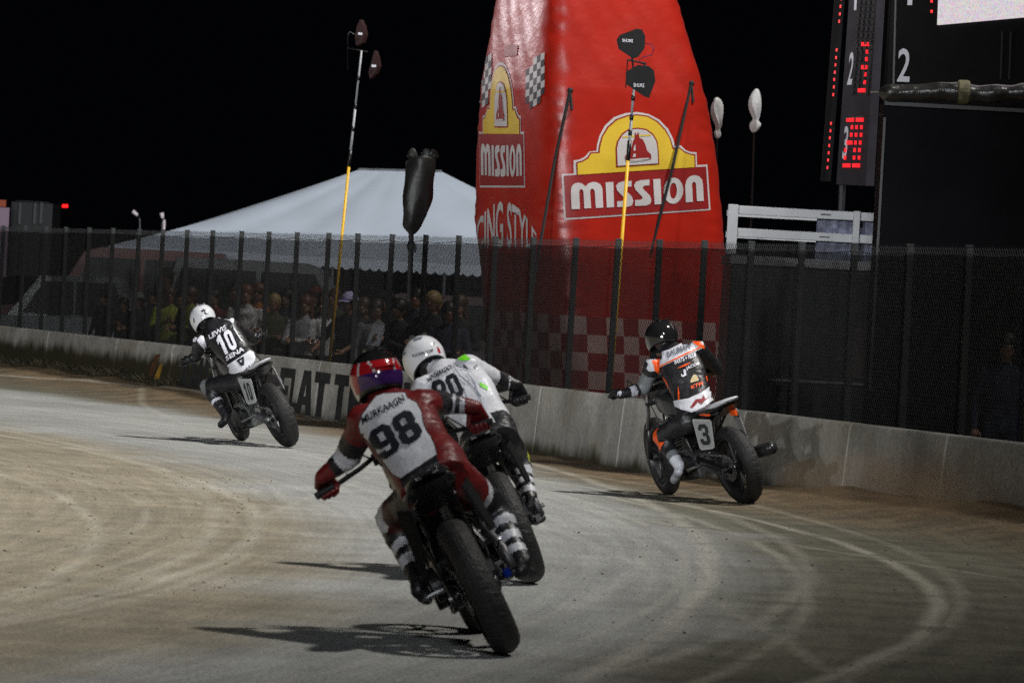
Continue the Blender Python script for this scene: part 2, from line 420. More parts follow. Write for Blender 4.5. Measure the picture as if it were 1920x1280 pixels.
# ------------------------------------------------------------------ concrete barrier segments, each its own block
def concrete():
    m = bpy.data.materials.new('concrete'); m.use_nodes = True; nt = m.node_tree; N = nt.nodes; L = nt.links; b = N['Principled BSDF']
    b.inputs['Roughness'].default_value = .85; b.inputs['Specular IOR Level'].default_value = .25
    geo = N.new('ShaderNodeNewGeometry'); s = N.new('ShaderNodeSeparateXYZ'); L.new(geo.outputs['Position'], s.inputs[0])
    def noise(sc, vec=None, det=6):
        n = N.new('ShaderNodeTexNoise'); n.inputs['Scale'].default_value = sc; n.inputs['Detail'].default_value = det; L.new(vec or geo.outputs['Position'], n.inputs['Vector']); return n.outputs['Fac']
    def rng(x, a, b_, c, d):
        r = N.new('ShaderNodeMapRange'); r.interpolation_type = 'SMOOTHSTEP'
        for i, v in ((1, a), (2, b_), (3, c), (4, d)): r.inputs[i].default_value = v
        L.new(x, r.inputs[0]); return r.outputs[0]
    def mth(op, x, y):
        k = N.new('ShaderNodeMath'); k.operation = op
        for i, v in ((0, x), (1, y)):
            if isinstance(v, (int, float)): k.inputs[i].default_value = v
            else: L.new(v, k.inputs[i])
        return k.outputs[0]
    st = N.new('ShaderNodeMapping'); st.inputs['Scale'].default_value = (3, 3, .25); L.new(geo.outputs['Position'], st.inputs['Vector'])
    streak = noise(2.2, st.outputs[0]); blot = noise(1.1); fine = noise(22)
    # splashed mud: reaches high on the far left blocks, low further on
    reach = rng(s.outputs['Y'], 58.5, 63.5, .11, .52)
    h = mth('ADD', s.outputs['Z'], mth('MULTIPLY', mth('SUBTRACT', noise(1.6), .5), .34))
    h = mth('ADD', h, mth('MULTIPLY', mth('SUBTRACT', streak, .5), .12))
    mud = rng(mth('SUBTRACT', h, reach), -.13, .07, 1, 0)
    v = mth('MULTIPLY', mth('MULTIPLY', rng(streak, .3, .7, .91, 1.07), rng(blot, .3, .7, .66, 1.15)), rng(fine, .3, .7, .86, 1.12))
    def mix(f, a, c, blend='MIX'):
        x = N.new('ShaderNodeMix'); x.data_type = 'RGBA'; x.blend_type = blend
        if isinstance(f, (int, float)): x.inputs[0].default_value = f
        else: L.new(f, x.inputs[0])
        for i, q in ((6, a), (7, c)):
            if isinstance(q, tuple): x.inputs[i].default_value = (*q, 1)
            else: L.new(q, x.inputs[i])
        return x.outputs[2]
    base = mix(1, (.46, .445, .405), v, 'MULTIPLY')
    base = mix(rng(noise(.9), .52, .68, 0, .35), base, (.24, .22, .13))
    mudc = mix(rng(noise(7), .4, .6, 0, 1), (.055, .042, .024), (.040, .042, .020))
    L.new(mix(mud, base, mudc), b.inputs['Base Color'])
    bp = N.new('ShaderNodeBump'); bp.inputs['Strength'].default_value = .35; bp.inputs['Distance'].default_value = .01
    L.new(fine, bp.inputs['Height']); L.new(bp.outputs[0], b.inputs['Normal'])
    return m
CONC = concrete()
joint_px = [(-190, 590), (-40, 607), (90, 621), (218, 635), (330, 647), (470, 661), (625, 679), (790, 701), (957, 722), (1145, 742), (1362, 768), (1590, 793), (1835, 818), (2110, 846), (2420, 876)]
joints = [gp(x, y, .70).y for x, y in joint_px]
words = ['pale concrete barrier block at the far left edge above brown mud', 'concrete barrier block with a high mud stain, second from the left edge',
         'concrete barrier block carrying the orange and brown emblem',
         'concrete barrier block behind the rider in black and white leathers', 'concrete barrier block painted with the black word FLAT',
         'concrete barrier block hidden behind the rider in red and white leathers', 'concrete barrier block behind the rider in white leathers',
         'clean grey concrete barrier block below the red inflatable', 'concrete barrier block right behind the rider in orange and black',
         'concrete barrier block with the dark wheel shadows on it', 'dim concrete barrier block right of the wheel shadows', 'dark concrete barrier block at the right edge of the picture', None]
k = 0
barriers = []
for a, b in zip(joints[:-1], joints[1:]):
    k += 1
    gap = .012
    mb = MB(); hi = max(a, b) - gap; lo = min(a, b) + gap; rings = []
    for i in range(5):
        d = lo + (hi - lo) * i / 4
        prof = [(-.07, -.15), (-.045, .10), (-.005, .62), (.005, .688), (.02, .70), (.165, .70), (.18, .688), (.20, .4), (.26, -.15)]
        rings.append([wall_pt(d, x, z) for x, z in prof])
    mb.loft(rings)
    o = mb.build('concrete_barrier', CONC); bev(o, .008, 1)
    lab = {1: 'concrete barrier block just beyond the left edge'}.get(k, words[k - 2] if k - 2 < len(words) and words[k - 2] else 'concrete barrier block just past the right edge')
    tag(o, lab, 'barrier', 'concrete barrier blocks lining the track'); barriers.append((lo, hi, o))
# wall paint: word and emblem, one piece per block it crosses
def wall_uv(u, z): return wall_pt(u, -.048 + (z - .1) * .077 - .005 if z > .1 else -.053, z)
PAINT = mat('wall_paint_black', (.026, .027, .028), .8, 0, .45, 5)
def block_at(d):
    for lo, hi, o in barriers:
        if lo <= d <= hi: return o
    return barriers[0][2]
def px2d(px): # depth along wall for photo column
    lo, hi = 25., 100.
    for _ in range(40):
        m_ = (lo + hi) / 2
        if proj(wall_pt(m_, 0, .5))[0] > px: lo = m_
        else: hi = m_
    return lo
def stencil(ch):      # heavy slab-like painted capitals in the unit square
    R = lambda x0, y0, x1, y1: [(x0, y0), (x1, y0), (x1, y1), (x0, y1)]
    G = {'F': [[(0, 0), (.36, 0), (.36, .38), (.8, .38), (.8, .6), (.36, .6), (.36, .78), (1, .78), (1, 1), (0, 1)]],
         'L': [[(0, 0), (1, 0), (1, .24), (.38, .24), (.38, 1), (0, 1)]],
         'A': [[(0, 0), (.34, 0), (.39, .22), (.61, .22), (.66, 0), (1, 0), (.72, 1), (.28, 1)], [(.44, .42), (.56, .42), (.5, .74)]],
         'T': [[(.31, 0), (.69, 0), (.69, .76), (1, .76), (1, 1), (0, 1), (0, .76), (.31, .76)]],
         'R': [[(0, 0), (.36, 0), (.36, .36), (.46, .36), (.64, 0), (1, 0), (.78, .42), (.95, .55), (.95, .88), (.8, 1), (0, 1)], [(.36, .58), (.58, .58), (.58, .8), (.36, .8)]],
         'C': [[(.15, 0), (.85, 0), (1, .15), (1, .36), (.64, .36), (.64, .22), (.36, .22), (.36, .78), (.64, .78), (.64, .64), (1, .64), (1, .85), (.85, 1), (.15, 1), (0, .85), (0, .15)]],
         'K': [[(0, 0), (.36, 0), (.36, .34), (.62, 0), (1, 0), (.64, .52), (1, 1), (.62, 1), (.36, .66), (.36, 1), (0, 1)]],
         'M': [[(0, 0), (.28, 0), (.28, .5), (.5, .1), (.72, .5), (.72, 0), (1, 0), (1, 1), (.75, 1), (.5, .55), (.25, 1), (0, 1)]],
         'E': [[(0, 0), (1, 0), (1, .22), (.36, .22), (.36, .39), (.8, .39), (.8, .61), (.36, .61), (.36, .78), (1, .78), (1, 1), (0, 1)]],
         'I': [R(.3, 0, .7, 1)],
         'N': [[(0, 0), (.32, 0), (.32, .5), (.68, 0), (1, 0), (1, 1), (.68, 1), (.68, .5), (.32, 1), (0, 1)]]}
    return G[ch]
def paint_letter(ch, px0, px1, z0, z1, m=PAINT):
    d0, d1 = px2d(px0), px2d(px1)
    blk = block_at((d0 + d1) / 2)
    decal('painted_letter', shape2d(stencil(ch)), lambda u, v: wall_uv(d0 + (d1 - d0) * u, z0 + (z1 - z0) * v), m, blk, (.34, .5))
for ch, a, b in (('A', 342, 360), ('M', 363, 384), ('E', 388, 405), ('R', 409, 427), ('I', 430, 444), ('C', 447, 466), ('A', 469, 489), ('N', 492, 513),
                 ('F', 529, 551), ('L', 551, 566), ('A', 564, 594), ('T', 594, 622), ('T', 631, 658), ('R', 661, 690), ('A', 693, 722), ('C', 726, 756), ('K', 760, 792)):
    paint_letter(ch, a, b, .03, .575)
for pts, c in (([(285, .22), (294, .22), (302, .56), (293, .54)], (.12, .05, .02)), ([(296, .20), (306, .22), (310, .44), (303, .40)], (.45, .25, .03))):
    P = [(px2d(x), z) for x, z in pts]
    decal('painted_emblem', shape2d([P]), lambda u, v: wall_uv(u, v), mat('emblem%.2f' % c[0], c, .8, 0, .3), block_at(P[0][0]))

# ------------------------------------------------------------------ weeds at the foot of the left blocks
mb = MB(); rnd = random.Random(11)
for i in range(5200):
    d = rnd.uniform(px2d(350), px2d(-60)); off = -.09 - abs(rnd.gauss(0, .05)); p = wall_pt(d, off, ground_z(d, off) - .01)
    h = rnd.uniform(.03, .12) * (1.0 if rnd.random() < .8 else 1.5) * (.6 + .4 * math.sin(d * 2.3) ** 2); w = rnd.uniform(.003, .006)
    a = rnd.uniform(0, 6.28); t = Vector((math.cos(a), math.sin(a), 0)); l = Vector((rnd.gauss(0, .35), rnd.gauss(0, .35), 1)) * h
    mb.add([p - t * w, p + t * w, p + l * .6 + t * w * .6, p + l + Vector((l.x * .4, l.y * .4, 0))], [(0, 1, 2), (0, 2, 3)])
o = mb.build('grass', mat('weed', (.050, .042, .022), .9, 0, .5, 2)); tag(o, 'dry weeds growing along the foot of the wall', kind='stuff')

# ------------------------------------------------------------------ catch fence
FZ0, FZ1 = .20, 2.26
FOFF = .42
fd0, fd1 = px2d(2080), px2d(-90)
NB = int(round((fd1 - fd0) / 1.32)); step = (fd1 - fd0) / NB
fence = empty('fence', wall_pt(fd0, FOFF), 'chain link catch fence on steel posts behind the concrete wall', 'fence')
POST = mat('fence_post_steel', (.07, .077, .08), .6, .3, .35, 6)
SCREEN = bpy.data.materials.new('debris_screen'); SCREEN.use_nodes = True
_nt = SCREEN.node_tree; _b = _nt.nodes['Principled BSDF']; _b.inputs['Base Color'].default_value = (.008, .008, .008, 1); _b.inputs['Roughness'].default_value = .9; _b.inputs['Specular IOR Level'].default_value = .1
_tr = _nt.nodes.new('ShaderNodeBsdfTransparent'); _mx = _nt.nodes.new('ShaderNodeMixShader'); _mx.inputs[0].default_value = .64
_nt.links.new(_tr.outputs[0], _mx.inputs[1]); _nt.links.new(_b.outputs[0], _mx.inputs[2]); _nt.links.new(_mx.outputs[0], _nt.nodes['Material Output'].inputs[0])
WIRE = mat('galvanised_wire', (.055, .057, .06), .5, .4, .3)
posts_d = [fd0 + i * step for i in range(NB + 1)]
def post_mesh():
    mb = MB(); mb.box((0, 0, (FZ0 - .5 + FZ1 + .012) / 2), (.036, .056, FZ1 + .012 - FZ0 + .5)); me = mb.mesh('post'); me.materials.append(POST); return me
PM = post_mesh()
CAPM = MB(); CAPM.box((0, 0, FZ1 + .018), (.042, .062, .012)); CAPM = CAPM.mesh('post_cap'); CAPM.materials.append(POST)
for d in posts_d:
    p = wall_pt(d, FOFF)
    o = bpy.data.objects.new('post', PM); COL.objects.link(o); o.parent = fence; o.location = p - fence.location
    ang = math.atan2(wall_tan(d).y, wall_tan(d).x); o.rotation_euler = (rad(random.uniform(-.6, .6)), rad(random.uniform(-.6, .6)), ang)
    c = bpy.data.objects.new('post_cap', CAPM); COL.objects.link(c); c.parent = o
# one bay of chain link, shared by all bays (local x along the fence)
L_bay = (wall_pt(fd0, FOFF) - wall_pt(fd0 + step, FOFF)).length
PITCH_W = .052
nw = int(L_bay / PITCH_W); pw = L_bay / nw; mb = MB(); r = .0021
zs = [FZ1 - i * .034 for i in range(int((FZ1 - FZ0) / .034))]
for w in range(nw + 1):
    x0 = w * pw
    pts = [(x0 + (pw * .5 if i % 2 else -pw * .0), (.004 if i % 2 else -.004), z) for i, z in enumerate(zs)]
    ring = []
    for (x, y, z) in pts: ring.append([(x - r, y - r, z), (x + r, y - r, z), (x, y + r, z)])
    mb.loft([[Vector(q) for q in rg] for rg in ring], cap=False)
    ring = []
    for (x, y, z) in [(2 * x0 + pw * 0 - x, -y, z) for (x, y, z) in pts]: ring.append([(x - r, y - r, z), (x + r, y - r, z), (x, y + r, z)])
    if w > 0: mb.loft([[Vector(q) for q in rg] for rg in ring], cap=False)
    # twisted barb ends above the top
    for s in (-1, 1): mb.add([(x0 + s * .010, 0, FZ1), (x0 + s * .010 + .004, 0, FZ1), (x0 - s * .008, 0, FZ1 + .028)], [(0, 1, 2)])
CHAIN = mb.mesh('chain_link'); CHAIN.materials.append(WIRE)
mb = MB(); mb.tube([(L_bay * t, 0, FZ1 - .05 - .022 * math.sin(math.pi * t)) for t in [i / 8 for i in range(9)]], .004, 5); TW = mb.mesh('tension_wire'); TW.materials.append(WIRE)
mb = MB(); mb.add([(0, .02, FZ0), (L_bay, .02, FZ0), (L_bay, .02, FZ1 - .07), (0, .02, FZ1 - .07)], [(0, 1, 2, 3)]); SM = mb.mesh('debris_screen'); SM.materials.append(SCREEN)
for a, b in zip(posts_d[:-1], posts_d[1:]):
    p, q = wall_pt(a, FOFF - .05), wall_pt(b, FOFF - .05); ang = math.atan2((q - p).y, (q - p).x)
    for nm, me in (('chain_link', CHAIN), ('tension_wire', TW), ('debris_screen', SM)):
        o = bpy.data.objects.new(nm, me); COL.objects.link(o); o.parent = fence; o.location = p - fence.location; o.rotation_euler = (0, 0, ang)
        o.scale = ((q - p).length / L_bay, 1, 1)
        if nm == 'debris_screen': o.location += Vector((0, 0, random.uniform(-.015, .01)))
# ================================================================== red inflatable tower behind the fence
INF_D = 55.6
V_RED = mat('red_vinyl', (.38, .014, .006), .34, 0, .10, 3, .22, 9, spec=.55)
V_WHITE = mat('white_vinyl', (.55, .52, .52), .42, 0, .1, 3)
V_DARK = mat('maroon_vinyl', (.26, .012, .012), .45, 0, .1, 3)
V_YEL = mat('yellow_vinyl', (.68, .46, .035), .42, 0, .08, 3)
_sb = V_RED.node_tree.nodes['Principled BSDF']; _sb.inputs['Sheen Weight'].default_value = .05; _sb.inputs['Sheen Roughness'].default_value = .35; _sb.inputs['Sheen Tint'].default_value = (1, .75, .8, 1)
def make_inflatable():
    psi = rad(26); yaw_r = Vector((math.cos(psi), math.sin(psi), 0)); nf = Vector((math.sin(psi), -math.cos(psi), 0))
    zk = [-.35, .69, 1.18, 1.89, 2.47, 3.17, 3.87, 4.93, 5.8, 6.4, 6.75, 6.9]
    ck = [1.09, 1.064, 1.03, .959, .871, .813, .737, .614, .55, .5, .48, .47]
    ak = [1.06, 1.075, 1.09, 1.095, 1.103, 1.07, 1.005, .802, .56, .34, .16, .03]
    kk = INF_D / 52.5; zk = [1.7 + (z - 1.7) * kk for z in zk]; ck = [c * kk for c in ck]; ak = [a * kk for a in ak]
    n = 160; zs = [1.445 - .205 * (8 - i) for i in range(9)]
    zs = zs + [1.445 + .045 * i for i in range(1, 122)]
    mb = MB(); rings = []
    for z in zs:
        a = float(np.interp(z, zk, ak)); cx = float(np.interp(z, zk, ck)); c = Vector((cx, INF_D, z)); ring = []
        for j in range(n):
            side, t = divmod(j, 40); t = t / 40 * 2 - 1
            e = .30                                     # rounded corners
            s = max(-1, min(1, t))
            def sq(tt):                                  # superellipse point
                th = math.pi / 4 * tt
                x, y = math.sin(th), math.cos(th); k = (abs(x) ** 7 + abs(y) ** 7) ** (1 / 7); return x / k, y / k
            lx, ly = sq(s)
            bul = 1 + .025 * (1 - s * s)
            ly *= bul
            pu = .004 * (.4 + abs(math.sin(z * 3.1 + side))) * math.exp(-((1 - abs(s)) / .16) ** 2) * math.sin(z * 26 + side * 2 + 3 * math.sin(z * 5))
            pu += .004 * math.sin(z * 9 + s * 5 + side) * math.sin(s * 11 + z * 2)
            rr = a + pu
            ax = (nf, yaw_r, -nf, -yaw_r)[side]; lat = (yaw_r, -nf, -yaw_r, nf)[side]
            ring.append(c + ax * (ly * rr) + lat * (lx * rr))
        rings.append(ring)
    mb.loft(rings)
    me = mb.mesh('inflatable')
    # chequered skirt
    for p in me.polygons:
        zc = p.center.z
        if zc < 1.445 and len(p.vertices) == 4:
            r = int((1.445 - zc) / .205); j = min(p.vertices) % n
            p.material_index = 1 if (r + (j // 4) + 1) % 2 else 2
    o = link('inflatable_tower', me, [V_RED, mat('pink_vinyl', (.52, .33, .31), .45, 0, .15, 3), V_DARK], None, smooth=True)
    tag(o, 'tall red inflatable tower with yellow and white emblem behind the fence', 'inflatable')
    return o
INF = make_inflatable()
_ib = bvh_of(INF.data)
Q = lambda x, y: (1050 + x / 5.567, 200 + y / 5.567)
def left_face(x, y):                                     # the same emblem on the narrow left face
    y2 = y + (x - 18) * .067
    return (899 + (x - 18) * .0557, 247 + (y2 - 705) * .2185)
ring_ = lambda P, c, k: [(c[0] + (x - c[0]) * k, c[1] + (y - c[1]) * k) for x, y in P]
outer = [(18, 705), (142, 700), (140, 562), (200, 553), (255, 526), (305, 470), (378, 464), (385, 400), (410, 305), (465, 200), (560, 112), (680, 70), (800, 58), (920, 78), (1035, 138), (1125, 232), (1175, 330), (1197, 410), (1258, 405), (1300, 447), (1355, 474), (1422, 478), (1428, 610), (1535, 605), (1568, 1080), (45, 1182)]
yel = [(183, 712), (180, 592), (230, 580), (288, 545), (322, 492), (408, 489), (415, 420), (440, 322), (500, 222), (590, 145), (700, 105), (800, 96), (910, 112), (1008, 168), (1088, 252), (1138, 342), (1167, 447), (1242, 441), (1290, 482), (1348, 506), (1393, 514), (1398, 634)]
yel_d = [(172, 714), (166, 580), (225, 566), (280, 530), (312, 478), (394, 474), (402, 410), (428, 312), (488, 212), (580, 132), (695, 91), (800, 82), (915, 98), (1018, 155), (1100, 242), (1150, 336), (1180, 432), (1248, 428), (1296, 468), (1352, 492), (1408, 500), (1412, 632)]
box_in = [(38, 722), (1518, 626), (1548, 1066), (62, 1164)]
arch_d = [(578, 634), (571, 440), (588, 362), (636, 284), (706, 236), (800, 222), (892, 236), (962, 286), (1007, 362), (1020, 450), (1028, 606)]
arch_w = [(592, 620), (584, 440), (601, 368), (647, 296), (712, 250), (800, 237), (886, 250), (950, 298), (993, 368), (1006, 450), (1014, 594)]
bell = [(765, 275), (777, 275), (779, 296), (793, 296), (796, 272), (808, 275), (812, 328), (850, 346), (876, 400), (896, 464), (936, 504), (940, 552), (800, 545), (672, 566), (666, 515), (702, 480), (732, 430), (752, 352), (768, 332)]
bar = [(640, 316), (935, 292), (938, 308), (638, 330)]
hl = [[(757, 420), (770, 398), (772, 462), (748, 466)], [(752, 498), (774, 496), (775, 528), (745, 532)], [(690, 556), (800, 546), (925, 540), (900, 552), (800, 562), (715, 566)]]
O_ = lambda rx, ry: [(1175 + rx * math.cos(rad(a)) + 6 * math.sin(rad(a)) * .3, 879 + ry * math.sin(rad(a)) - 8 * math.cos(rad(a))) for a in range(0, 360, 12)]
S_ = [(740, 775), (738, 836), (692, 838), (670, 850), (674, 872), (744, 940), (760, 990), (745, 1030), (702, 1046), (590, 1050), (588, 990), (650, 985), (668, 970), (660, 950), (592, 880), (578, 832), (600, 796), (650, 781)]
letters = [[[(120, 1070), (110, 880), (120, 835), (145, 805), (185, 795), (225, 803), (262, 834), (290, 803), (330, 788), (375, 790), (415, 812), (436, 860), (445, 1055), (368, 1060), (356, 885), (345, 862), (330, 856), (315, 864), (308, 885), (320, 1060), (248, 1064), (240, 890), (230, 868), (215, 862), (201, 870), (195, 890), (203, 1068)]],
           [[(468, 792), (550, 786), (557, 1050), (482, 1055)]], [S_], [[(x + 187, y - 12) for x, y in S_]], [[(965, 760), (1040, 755), (1052, 1018), (980, 1023)]],
           [O_(103, 136), O_(37, 84)],
           [[(1306, 1000), (1298, 820), (1312, 768), (1345, 730), (1395, 716), (1445, 728), (1474, 765), (1483, 815), (1492, 985), (1420, 990), (1411, 815), (1404, 794), (1390, 786), (1375, 795), (1368, 815), (1380, 995)]]]
def emblem(T, st):
    def put(nm, cs, m, off): return decal(nm, shape2d([[T(*p) for p in c] for c in cs]), on_px(_ib, off), m, INF, st)
    put('emblem_border', [outer], V_WHITE, .006)
    put('emblem_outline', [yel_d], V_DARK, .011); put('emblem_panel', [box_in], V_DARK, .011)
    put('emblem_arch', [yel], V_YEL, .016); put('emblem_window', [arch_d], V_DARK, .021); put('emblem_window', [arch_w], V_WHITE, .026)
    put('emblem_bar', [bar], V_YEL, .030); put('emblem_bell', [bell], V_DARK, .034); put('emblem_highlight', hl, V_WHITE, .039)
    for c in letters: put('letter', c, V_WHITE, .018)
emblem(Q, (14, 14)); emblem(left_face, (6, 14))
def style_text(u, v):
    x = 868 + 139 * u; t = 377 + ((x - 945) / 57) ** 2 * 52; return x, 466 + (t - 466) * v
_f = on_px(_ib, .008)
decal('lettering', text2d('RACING STYLE', .02), lambda u, v: _f(*style_text(u, v)), V_WHITE, INF, (.05, .25))
decal('vent_flap', shape2d([[(949, 86), (972, 84), (970, 105), (946, 107)]]), _f, V_DARK, INF, (8, 8))
FLAG_B = mat('flag_black', (.03, .025, .035), .5)
def flag(x0, y0, cw, ch, sh, nc, nr, skip):
    for k in (0, 1):
        cs = []
        for r in range(nr):
            for c in range(nc):
                if (r + c) % 2 != k or skip(r, c): continue
                x, y = x0 + c * cw, y0 + r * ch + c * sh
                cs.append([(x, y), (x + cw, y + sh), (x + cw - .6, y + ch + sh), (x - .6, y + ch)])
        decal('flag_check', shape2d(cs), on_px(_ib, .008), (V_WHITE, FLAG_B)[k], INF, (4, 10))
flag(987, 118, 7, 13, -4, 5, 7, lambda r, c: r + c < 1 or (r > 5 and c > 3) or (r < 1 and c < 2) or r - c > 5)
flag(893, 120, 6, 13, -4, 5, 7, lambda r, c: (r > 4 and c > 3) or (r < 1 and c < 2))
STRAP = mat('black_webbing', (.01, .01, .011), .7)
for (a, b, c) in (((1069, 170), (1040, 300), (1014, 452)), ((1296, 157), (1262, 310), (1226, 450))):
    h = _ib.ray_cast(CAM, ray(*a).normalized())[0]
    if h is None: continue
    hm = _ib.ray_cast(CAM, ray(*b).normalized())[0]; mid = pt(*b, min(h.y, hm.y if hm else h.y) - .10); end = pt(*c, h.y - .45)
    low = gp(c[0] + (c[0] - b[0]) * 1.25, 740, -.3); low.y = end.y - .6
    dirn = (end - mid); low = end + dirn * ((end.z + .3) / -dirn.z)
    mb = MB(); mb.tube([h + Vector((0, -.01, .0)), mid, end, low], .019, 6); mb.ellipsoid(h, .035, .03, .035); mb.tube([h, h + Vector((.03, -.05, -.22))], .018, 6)
    mb.build('tether_strap', STRAP, INF)

# ================================================================== white frame tent far behind
TD = 95.0
TENT = mat('tent_vinyl', (.58, .62, .68), .55, 0, .06, .8, .15, 1.2)
def tent():
    X = lambda px: (px - 960) * TD / F
    x0, x1, xr0, xr1 = X(228), X(1235), X(655), X(812)
    t = empty('frame_tent', (X(735), TD, -.3), 'large white frame tent with a hipped roof behind the spectators', 'tent')
    ze, zr = 2.12, 3.90; y0, ym, y1 = TD - 4, TD, TD + 4
    mb = MB(); N = 42
    def sag(a, b, c, d):                                  # sagging fabric panel of a tent roof
        rows = []
        for i in range(N + 1):
            u = i / N; row = []
            for j in range(N + 1):
                v = j / N; p = (a.lerp(b, u)).lerp(d.lerp(c, u), v)
                row.append(p + Vector((0, 0, .028 * abs(math.sin(math.pi * 7 * u)) * math.sin(math.pi * v) - .10 * math.sin(math.pi * v) * (1 - .3 * math.sin(math.pi * u)) + .018 * math.sin(u * 19) * math.sin(math.pi * v))))
            rows.append(row)
        return rows
    V = Vector; A, B, C, D = V((x0, y0, ze)), V((x1, y0, ze)), V((x1, y1, ze)), V((x0, y1, ze)); R0, R1 = V((xr0, ym, zr)), V((xr1, ym, zr + .05))
    for nm, q in (('front_roof', (A, B, R1, R0)), ('back_roof', (C, D, R0, R1)), ('end_roof', (D, A, R0, R0 + V((0, .01, 0)))), ('end_roof', (B, C, R1 + V((0, .01, 0)), R1))):
        m = MB(); m.loft(sag(*q), cap=False, closed=False); m.build(nm, TENT, t, smooth=True)
    # scalloped valance
    mb = MB(); M_ = 60
    for i in range(M_):
        u0, u1 = i / M_, (i + 1) / M_; a, b = A.lerp(B, u0), A.lerp(B, u1); w = b - a
        mb.add([a, b, b - V((0, 0, .16)), a + w * .75 - V((0, 0, .20)), a + w * .5 - V((0, 0, .215)), a + w * .25 - V((0, 0, .20)), a - V((0, 0, .16))], [(0, 1, 2, 3, 4, 5, 6)])
    mb.build('valance', TENT, t)
    for i in range(6):
        p = A.lerp(B, i / 5) + V((0, .05, 0)); m = MB(); m.tube([(p.x, p.y, -.3), (p.x, p.y, ze)], .035, 6); m.build('tent_pole', ALU, t)
        p = D.lerp(C, i / 5); m = MB(); m.tube([(p.x, p.y - .05, -.3), (p.x, p.y - .05, ze)], .035, 6); m.build('tent_pole', ALU, t)
    m = MB(); m.tube([R0, R1], .04, 6); m.build('ridge_tube', ALU, t)
tent()

# ================================================================== antenna masts
YEL_M = mat('yellow_pole_paint', (.72, .42, .015), .45, 0, .15, 6)
def mast(px_pts, d, lab):
    base = pt(*px_pts[0], d); base.z = -.32
    a, b, c = [pt(*p, d) for p in px_pts]
    t = empty('antenna_mast', (a.x, a.y, -.3), lab, 'antenna', 'antenna masts behind the fence')
    low = a + (a - b).normalized() * ((a.z + .3) / (b - a).normalized().z)
    mb = MB(); mb.tube([low, b], .019, 10); mb.build('yellow_pole', YEL_M, t, True)
    mb = MB(); mb.tube([b - (b - a).normalized() * .05, b + (c - b).normalized() * .16], .023, 10); mb.build('collar', BLACK, t, True)
    mb = MB(); mb.tube([b, b.lerp(c, .5)], .0165, 10); mb.tube([b.lerp(c, .5), c], .014, 10); mb.build('grey_pole', mat('grey_pole_paint', (.34, .36, .39), .4, 0, .1), t, True)
    for k in (.3, .5, .75):
        q = b.lerp(c, k); mb = MB(); mb.tube([q - (c - b).normalized() * .03, q + (c - b).normalized() * .03], .021, 8); mb.build('clamp', BLACK, t, True)
    return t, c, b
def paddle(t, pxs, d, thick, txt=None, tilt=0.0):
    P = [pt(x, y, d) for x, y in pxs]; c = sum(P, Vector()) / len(P)
    back = Vector((math.sin(tilt), math.cos(tilt), 0)); n = len(P)
    mb = MB(); mb.add([c + (p - c) * .96 for p in P] + P + [p + back * thick for p in P] + [c + (p - c) * .96 + back * (thick + .008) for p in P],
           [tuple(range(n)), tuple(range(4 * n - 1, 3 * n - 1, -1))] + [(k * n + i, k * n + (i + 1) % n, (k + 1) * n + (i + 1) % n, (k + 1) * n + i) for k in range(3) for i in range(n)])
    o = mb.build('paddle_antenna', mat('antenna_black', (.012, .012, .013), .65, 0, .2, spec=.2), t, smooth=False)
    if txt:
        LL, LR, UL = txt
        f = lambda u, v: pt(LL[0] + (LR[0] - LL[0]) * u + (UL[0] - LL[0]) * v, LL[1] + (LR[1] - LL[1]) * u + (UL[1] - LL[1]) * v, d - .012)
        decal('lettering', text2d('SHURE', .015), f, PRINT_WHITE, o)
    return o
MD = 50.6
t, c, b = mast([(1150, 662), (1178, 292), (1190, 148)], MD, 'yellow and grey mast with two black paddle antennas before the red inflatable')
paddle(t, [(1156, 75), (1162, 66), (1194, 54), (1204, 56), (1210, 68), (1209, 90), (1197, 107), (1187, 110), (1160, 92)], MD - .12, .03, ((1167, 79), (1187, 80), (1167, 73)))
paddle(t, [(1173, 137), (1176, 133), (1196, 122), (1216, 124), (1226, 132), (1229, 152), (1217, 184), (1208, 181), (1174, 158)], MD - .12, .03, ((1188, 163), (1208, 164), (1188, 156)))
mb = MB(); mb.tube([pt(1176, 112, MD), pt(1212, 120, MD)], .012, 6); mb.tube([pt(1177, 112, MD), pt(1173, 165, MD)], .007, 6); mb.tube([pt(1185, 108, MD), pt(1190, 152, MD)], .012, 6); mb.build('bracket', BLACK, t)
mb = MB(); mb.tube([pt(1210, 82, MD), pt(1222, 84, MD - .05), pt(1226, 92, MD - .05), pt(1222, 104, MD), pt(1206, 107, MD), pt(1196, 116, MD), pt(1212, 124, MD)], .005, 6); mb.build('cable', mat('cable', (.05, .02, .08), .5), t)
MD = 60.4
t, c, b = mast([(620, 655), (655, 305), (678, 95)], MD, 'yellow and grey mast with two edge-on antennas before the dark sky')
for pxs in ([(665, 70), (669, 50), (675, 37), (681, 50), (684, 66), (679, 80), (668, 86)], [(691, 134), (696, 116), (702, 95), (706, 106), (709, 124), (703, 138), (693, 148)]):
    o = paddle(t, pxs, MD - .1, .05, None, .9)
    o.data.materials.clear(); o.data.materials.append(mat('maroon_plastic', (.030, .012, .012), .6, spec=.15))
    x = sum(p[0] for p in pxs) / 7; y = sum(p[1] for p in pxs) / 7
    mb = MB(); mb.box(pt(x + 1, y + 1, MD - .12), (.055, .01, .03)); mb.build('label_plate', PRINT_WHITE, t)
mb = MB(); mb.tube([pt(652, 62, MD), pt(652, 130, MD)], .006, 5); mb.tube([pt(652, 90, MD), pt(690, 98, MD)], .01, 6); mb.tube([pt(668, 66, MD), pt(656, 60, MD), pt(652, 66, MD)], .005, 5); mb.build('bracket', BLACK, t)

